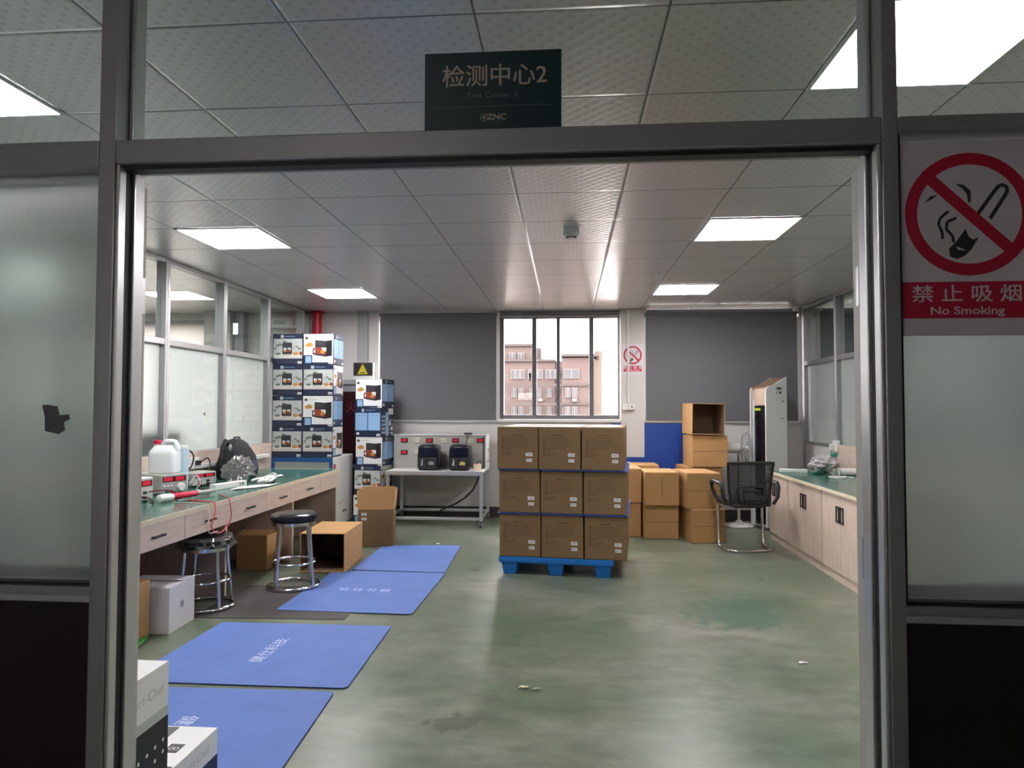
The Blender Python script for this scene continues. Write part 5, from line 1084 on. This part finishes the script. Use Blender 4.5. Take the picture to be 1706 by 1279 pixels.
for i, (x, y, w, lab) in enumerate(((-0.71, 7.04, 0.03, 'small white paper scrap between test table and pallet'), (-1.30, 6.83, 0.045, 'tiny white paper scrap at the far end of the last mat'), (1.23, 3.82, 0.05, 'small white paper scrap on the floor near the right cabinets'), (-0.235, 3.375, 0.05, 'thin pale wood shaving on the floor below the pallet'), (-0.165, 3.36, 0.04, 'small pale curl of wrapping beside the wood shaving'))):
    sheet(lab, [(x, y), (x+w, y+0.01), (x+w*0.9, y+w*0.5), (x+0.005, y+w*0.45)], 0.001, M_PAPER if i < 3 else M_EDGE, 'scrap', 'paper_scrap', 0.008, 4, i, None)

# ================================================================ RIGHT SIDE: CABINETS, CHAIR, AIR CONDITIONER, FAN
def cupboard(label, y0, y1, splits):
    t = thing('base_cabinet', label, 'cabinet', (2.12, y0, 0), 0, 'wooden base cabinets along the right wall'); w = y1-y0
    MB().box(0.02, 0.70, 0.001, w-0.001, 0.07, 0.686, M_WOODV).build('body', t); MB().box(0.012, 0.70, 0.001, w-0.001, 0, 0.068, M_WOOD).build('plinth', t)
    for k, (a, b, hs) in enumerate(splits):
        a -= y0; b -= y0; d = MB().box(0.0, 0.018, a+0.0015, b-0.0015, 0.075, 0.682, M_WOODV).build('door', t, 0.0015)
        if hs is None: continue
        y = (b-0.04) if hs > 0 else (a+0.04); z = 0.53; mb = MB()
        for bb in ((y-0.030, y-0.021, -0.064, 0.064), (y+0.021, y+0.030, -0.064, 0.064), (y-0.021, y+0.021, 0.052, 0.064), (y-0.021, y+0.021, -0.064, -0.052)): mb.box(-0.009, 0.0005, bb[0], bb[1], z+bb[2], z+bb[3], M_BLACKM)
        mb.build('handle', d)
cupboard('wooden base cabinet at the far end, behind the office chair', 6.842, 7.46, ((6.85, 7.268, 1), (7.268, 7.455, -1)))
cupboard('wooden base cabinet second from the far end', 5.972, 6.838, ((5.98, 6.408, 1), (6.408, 6.832, -1)))
cupboard('wooden base cabinet third from the far end, next to the right jamb', 5.102, 5.968, ((5.11, 5.578, 1), (5.578, 5.962, -1)))
cupboard('wooden base cabinet hidden behind the right door post', 4.232, 5.098, ((4.24, 4.665, 1), (4.665, 5.092, -1)))
t = thing('countertop', 'green topped wooden countertop over the right base cabinets', 'countertop', (2.10, 4.21, 0.6865)); L = 3.26
MB().box(0.005, 0.725, 0, L-0.005, 0, 0.018, M_WOOD).build('board', t); mb = MB(); mb.box(0, 0.005, 0, L, -0.001, 0.027, M_EDGE); mb.box(0.005, 0.725, L-0.005, L, -0.001, 0.027, M_EDGE); mb.build('edge_band', t, 0.001)
MB().box(0.006, 0.725, 0, L-0.006, 0.018, 0.026, M_GREEN).build('green_top', t)
CT = 0.7128
t = thing('desk_box', 'long flat white box at the far corner of the right counter', 'box', (2.16, 7.22, CT), -12); MB().box(0, 0.26, 0, 0.1, 0, 0.032, M_WHITE).build('body', t, 0.004); MB().box(0.01, 0.25, -0.001, 0.0, 0.014, 0.016, M_PRG).build('lid_seam', t)
t = thing('tape_dispenser', 'small green block on the right counter beside the white box', 'tape', (2.42, 7.0, CT), 5); MB().box(0, 0.10, 0, 0.05, 0, 0.028, mat('teal_green', (0.01, 0.12, 0.09), 0.35)).build('body', t, 0.008); MB().box(0.02, 0.08, -0.001, 0.051, 0.01, 0.02, M_BLACK).build('band', t)
crumple('plastic_bag', 'crumpled pale plastic bag heaped in the right counter corner', (2.60, 7.24, CT), (0.14, 0.19, 0.09), mat('translucent_bag', (0.48, 0.45, 0.46), 0.22, vary=0.3, scale=16, bump=0.5), 9, 0.34, 2.4)
o = MB().blob((0, 0, 0), (0.035, 0.025, 0.022), mat('teal_label', (0.04, 0.26, 0.2), 0.4), 14, 10, 0.25, 2, 1).build('cloth_scrap', smooth=True); o.location = (2.66, 7.13, CT+0.185); tag(o, 'small teal rag on top of the crumpled plastic bag', 'rag')
t = thing('white_tube', 'white tube lying behind the plastic bag at the wall', 'tube', (2.63, 6.92, CT+0.036), 0); MB().tube([(0, 0, 0), (0.16, -0.02, 0)], 0.036, M_WHITE, 20).build('tube', t, smooth=True); MB().tube([(-0.004, 0, 0), (0.012, -0.002, 0)], 0.0375, M_PRG, 20).build('end_cap', t, smooth=True)
cord([(2.45, 6.62, CT+0.006), (2.52, 6.70, CT+0.008), (2.58, 6.62, CT+0.016), (2.50, 6.56, CT+0.008), (2.44, 6.66, CT+0.012), (2.56, 6.76, CT+0.006), (2.66, 6.66, CT+0.006)], 0.006, M_WHITE, 'white cable coil lying on the right counter', 'cable', 'cable')
sheet('small cream card near the edge of the right counter', [(2.56, 6.22), (2.68, 6.22), (2.68, 6.34), (2.56, 6.34)], CT+0.001, M_EDGE, 'card', 'card', 0.002, 4)
t = thing('wall_socket', 'white wall socket with charger above the right counter', 'socket', (XR-0.001, 7.52, 0.965)); MB().box(-0.035, 0, -0.06, 0.06, -0.06, 0.06, M_WHITE).build('plate', t, 0.004); MB().box(-0.075, -0.036, 0.0, 0.05, -0.045, 0.02, M_WHITE).build('charger', t, 0.006)
cord([(2.785, 7.54, 0.93), (2.77, 7.50, 0.86), (2.79, 7.42, 0.76), (2.70, 7.34, CT+0.16)], 0.004, M_DGREY, 'grey charger cord hanging from the right wall socket', 'cord', 'cord')
t = thing('phone_stand', 'black phone stand on the right counter at the door jamb', 'stand', (2.72, 6.30, CT), 20); MB().box(-0.05, 0.05, -0.06, 0.04, 0, 0.012, M_BLACK).build('base', t, 0.004); MB().box(-0.05, 0.05, 0.0, 0.014, 0.012, 0.14, M_BLACK, Matrix.Rotation(math.radians(-12), 4, 'X')).build('back_plate', t, 0.004)

# tall air conditioner
t = thing('floor_air_conditioner', 'tall white floor air conditioner with a beige cap in the right corner', 'air conditioner', (2.30, 8.10, 0), -64)
W, D_ = 0.27, 0.30; HF, HB = 1.60, 1.72
M_ACW = mat('glossy_white', (0.70, 0.71, 0.70), 0.22, vary=0.01); M_BEI = mat('beige_gold', (0.62, 0.45, 0.34), 0.3, vary=0.02)
for s in (-1, 1):     # side shells
    mb = MB(); r0 = 0.05; prof = [(-D_/2, 0.03), (D_/2, 0.03), (D_/2, HB), (-D_/2+0.10, HF+0.02)]+[(-D_/2+0.06-0.06*math.sin(k*PI/12), HF-0.04+0.05*math.cos(k*PI/12)) for k in range(7)]
    mb.prism(prof, s*W/2, s*(W/2-0.022), M_ACW, lambda u, v, d: (d, u, v)); mb.build('side_shell', t, 0.004)
mb = MB(); mb.box(-W/2+0.022, W/2-0.022, -D_/2+0.03, D_/2-0.01, 0.03, HF-0.15, M_ACW); mb.build('body', t)
MB().lathe([(0.118, 0.06), (0.118, HF-0.21)], mat('black_glass', (0.006, 0.006, 0.012), 0.08, vary=0), 28, (0, -D_/2+0.09, 0), sy=0.8).build('front_glass', t, smooth=True)
MB().lathe([(0.117, HF-0.205), (0.119, HF-0.19), (0.119, HF-0.03), (0.112, HF-0.015), (0, HF-0.01)], M_BEI, 28, (0, -D_/2+0.09, 0), sy=0.8).build('cap', t, smooth=True)
mb = MB(); mb.prism([(-D_/2+0.02, HF-0.012), (D_/2-0.005, HB-0.016), (D_/2-0.005, HB-0.004), (-D_/2+0.02, HF)], -W/2+0.022, W/2-0.022, mat('brown_lid', (0.25, 0.16, 0.10), 0.35, vary=0.03), lambda u, v, d: (d, u, v)); mb.build('lid', t)
MB().box(-0.04, 0.045, -D_/2-0.0055, -D_/2+0.002, HF-0.265, HF-0.235, mat('yellow_green_label', (0.5, 0.55, 0.03), 0.4, vary=0)).build('energy_label', t)
D = Decal((W/2, -D_/2, 0), (0, 1, 0), (1, 0, 0)); D.rect(0.15, HF-0.03, 0.22, HF, M_DGREY); D.rect(0.15, HF-0.075, 0.16, HF-0.045, M_DGREY); D.rect(0.185, HF-0.075, 0.22, HF-0.045, M_DGREY); D.rect(0.15, HF-0.12, 0.25, HF-0.115, M_PRG); D.rect(0.15, HF-0.15, 0.25, HF-0.145, M_PRG); D.rect(0.22, HF-0.165, 0.26, HF-0.155, M_DGREY); D.rect(0.20, HF-0.36, 0.25, HF-0.345, M_MGREY); D.build('stickers', t)
MB().box(-W/2-0.01, W/2+0.01, -D_/2+0.02, D_/2, 0, 0.03, M_DGREY).build('base', t, 0.004)

# pedestal fan
t = thing('pedestal_fan', 'white pedestal fan standing between the cartons and the air conditioner', 'fan', (1.985, 8.20, 0), 0)
MB().lathe([(0.0, 0.0), (0.165, 0.0), (0.17, 0.012), (0.15, 0.028), (0.05, 0.04), (0.03, 0.07), (0, 0.07)], M_WHITE, 36).build('base', t, smooth=True)
MB().tube([(0, 0, 0.05), (0, 0, 0.45)], 0.016, M_WHITE, 14).build('pole', t, smooth=True); MB().tube([(0, 0, 0.45), (0, 0, 0.84)], 0.012, M_CHROME, 14).build('upper_pole', t, smooth=True)
MB().tube([(-0.15, 0, 0.90), (-0.14, 0, 0.90), (-0.02, 0, 0.90), (0.03, 0, 0.90), (0.04, 0, 0.90)], [0.03, 0.055, 0.06, 0.05, 0.02], M_WHITE, 20).build('motor', t, smooth=True)
cg = MB(); RF = 0.185; Tf = Matrix.Translation((0.09, 0, 0.90)) @ Matrix.Rotation(math.radians(-18), 4, 'Z')
M_WIRE = mat('grey_fan_wire', (0.45, 0.45, 0.46), 0.35, 0.4, vary=0)
for x, R in ((0, RF), (-0.04, RF*0.85), (0.04, RF*0.85), (0.055, RF*0.45), (-0.05, RF*0.45)): cg.tube([Tf @ Vector((x, R*math.cos(2*PI*i/36), R*math.sin(2*PI*i/36))) for i in range(36)], 0.003 if x else 0.006, M_WIRE, 6, True)
for i in range(28):
    a = 2*PI*i/28
    for s in (-1, 1): cg.tube([Tf @ Vector((s*x, R*math.cos(a), R*math.sin(a))) for x, R in ((0.055, 0.03), (0.055, RF*0.45), (0.04, RF*0.85), (0.0, RF))], 0.0018, M_WIRE, 5)
cg.build('cage', t, smooth=True)
for i in range(3):
    a = 2*PI*i/3; mb = MB(); vs = [Tf @ Matrix.Rotation(a, 4, 'X') @ Vector(p) for p in ((0.012, -0.02, 0.03), (-0.012, 0.02, 0.03), (-0.025, 0.08, 0.10), (-0.02, 0.07, 0.15), (0.012, -0.03, 0.155), (0.018, -0.05, 0.10))]; mb.quad(vs, M_WHITE); b = mb.build('blade', t); k = b.modifiers.new('s', 'SOLIDIFY'); k.thickness = 0.002
MB().tube([Tf @ Vector((-0.05, 0, 0)), Tf @ Vector((0.03, 0, 0))], 0.028, M_WHITE, 16).build('hub', t, smooth=True)

# office chair seen from behind
t = thing('office_chair', 'black mesh office chair with chrome sled legs facing the back wall', 'chair', (1.72, 6.88, 0), 7)
tb = 0.0125
for s in (-1, 1):
    MB().tube([(s*0.215, 0.02, 0.43), (s*0.22, 0.09, 0.43), (s*0.222, 0.12, 0.40), (s*0.222, 0.125, 0.30), (s*0.222, 0.11, 0.09), (s*0.222, 0.09, 0.035), (s*0.22, 0.05, tb), (s*0.21, -0.08, tb), (s*0.19, -0.135, tb), (s*0.15, -0.158, tb), (0, -0.16, tb)], tb, M_CHROME, 12).build('sled_leg', t, smooth=True)
MB().tube([(-0.215, 0.03, 0.425), (0.215, 0.03, 0.425)], 0.010, M_CHROME, 10).build('cross_tube', t, smooth=True)
lo([(0.0, .18, .225, 0.04), (0.012, .19, .235, 0.04), (0.05, .19, .235, 0.04), (0.065, .18, .225, 0.04), (0.07, .15, .19, 0.04)], 32, 0.42, mat('charcoal_fabric', (0.028, 0.028, 0.032), 0.8, vary=0.1, scale=60), (0, 0, 0.435)).build('seat', t, smooth=True)
# backrest: curved frame with see-through mesh
def bp(u, v):       # u -1..1 across, v 0..1 up
    hw = 0.185+0.035*v; return Vector((u*hw, -0.145-0.02*v-0.035*(1-u*u)+0.02*math.sin(v*PI), 0.44+0.405*v))
fr = [bp(-1, v/8) for v in range(9)]+[bp(-1+2*u/8, 1) for u in range(1, 8)]+[bp(1, 1-v/8) for v in range(9)]+[bp(1-2*u/8, 0) for u in range(1, 8)]
MB().tube(fr, 0.014, M_BLACK, 10, True).build('back_frame', t, smooth=True)
mm = bpy.data.materials.new('black_seat_mesh'); mm.use_nodes = True; n_, l_ = nodes_of(mm); b_ = n_['Principled BSDF']; b_.inputs['Base Color'].default_value = (0.02, 0.02, 0.023, 1); b_.inputs['Roughness'].default_value = 0.7; b_.inputs['Alpha'].default_value = 0.86
vs = []; fs = []
for i in range(9):
    for j in range(9): vs.append(bp(-1+2*i/8, j/8))
for i in range(8):
    for j in range(8): fs.append((i*9+j, (i+1)*9+j, (i+1)*9+j+1, i*9+j+1))
MB().add(vs, fs, mm).build('back_mesh', t, smooth=True)
lum = [bp(u, v)+Vector((0, -0.012, 0)) for u, v in ((-0.62, 0.12), (-0.66, 0.36), (-0.58, 0.44), (0.58, 0.44), (0.66, 0.36), (0.62, 0.12), (0.5, 0.07), (-0.5, 0.07))]
MB().tube(lum, 0.012, M_BLACK, 10, True).build('lumbar_frame', t, smooth=True)
lum = [bp(u, v)+Vector((0, -0.012, 0)) for u, v in ((-0.36, 0.13), (-0.40, 0.34), (0.40, 0.34), (0.36, 0.13))]
MB().tube(lum, 0.012, M_BLACK, 10, True).build('lumbar_pad', t, smooth=True)
mb = MB(); mb.tube([(-0.10, -0.15, 0.44), (-0.09, -0.10, 0.425), (-0.09, 0.05, 0.425)], 0.016, M_BLACK, 10); mb.tube([(0.10, -0.15, 0.44), (0.09, -0.10, 0.425), (0.09, 0.05, 0.425)], 0.016, M_BLACK, 10); mb.box(-0.13, 0.13, -0.12, 0.12, 0.412, 0.432, M_BLACK); mb.build('seat_bracket', t)
for s in (-1, 1):
    MB().tube([(s*0.225, -0.14, 0.45), (s*0.262, -0.16, 0.52), (s*0.272, -0.15, 0.61), (s*0.272, -0.12, 0.645), (s*0.272, 0.10, 0.655), (s*0.27, 0.155, 0.64), (s*0.265, 0.16, 0.58), (s*0.25, 0.10, 0.50), (s*0.225, 0.02, 0.452)], [.016, .018, .02, .022, .022, .02, .016, .018, .018], M_BLACK, 10).build('armrest', t, smooth=True)
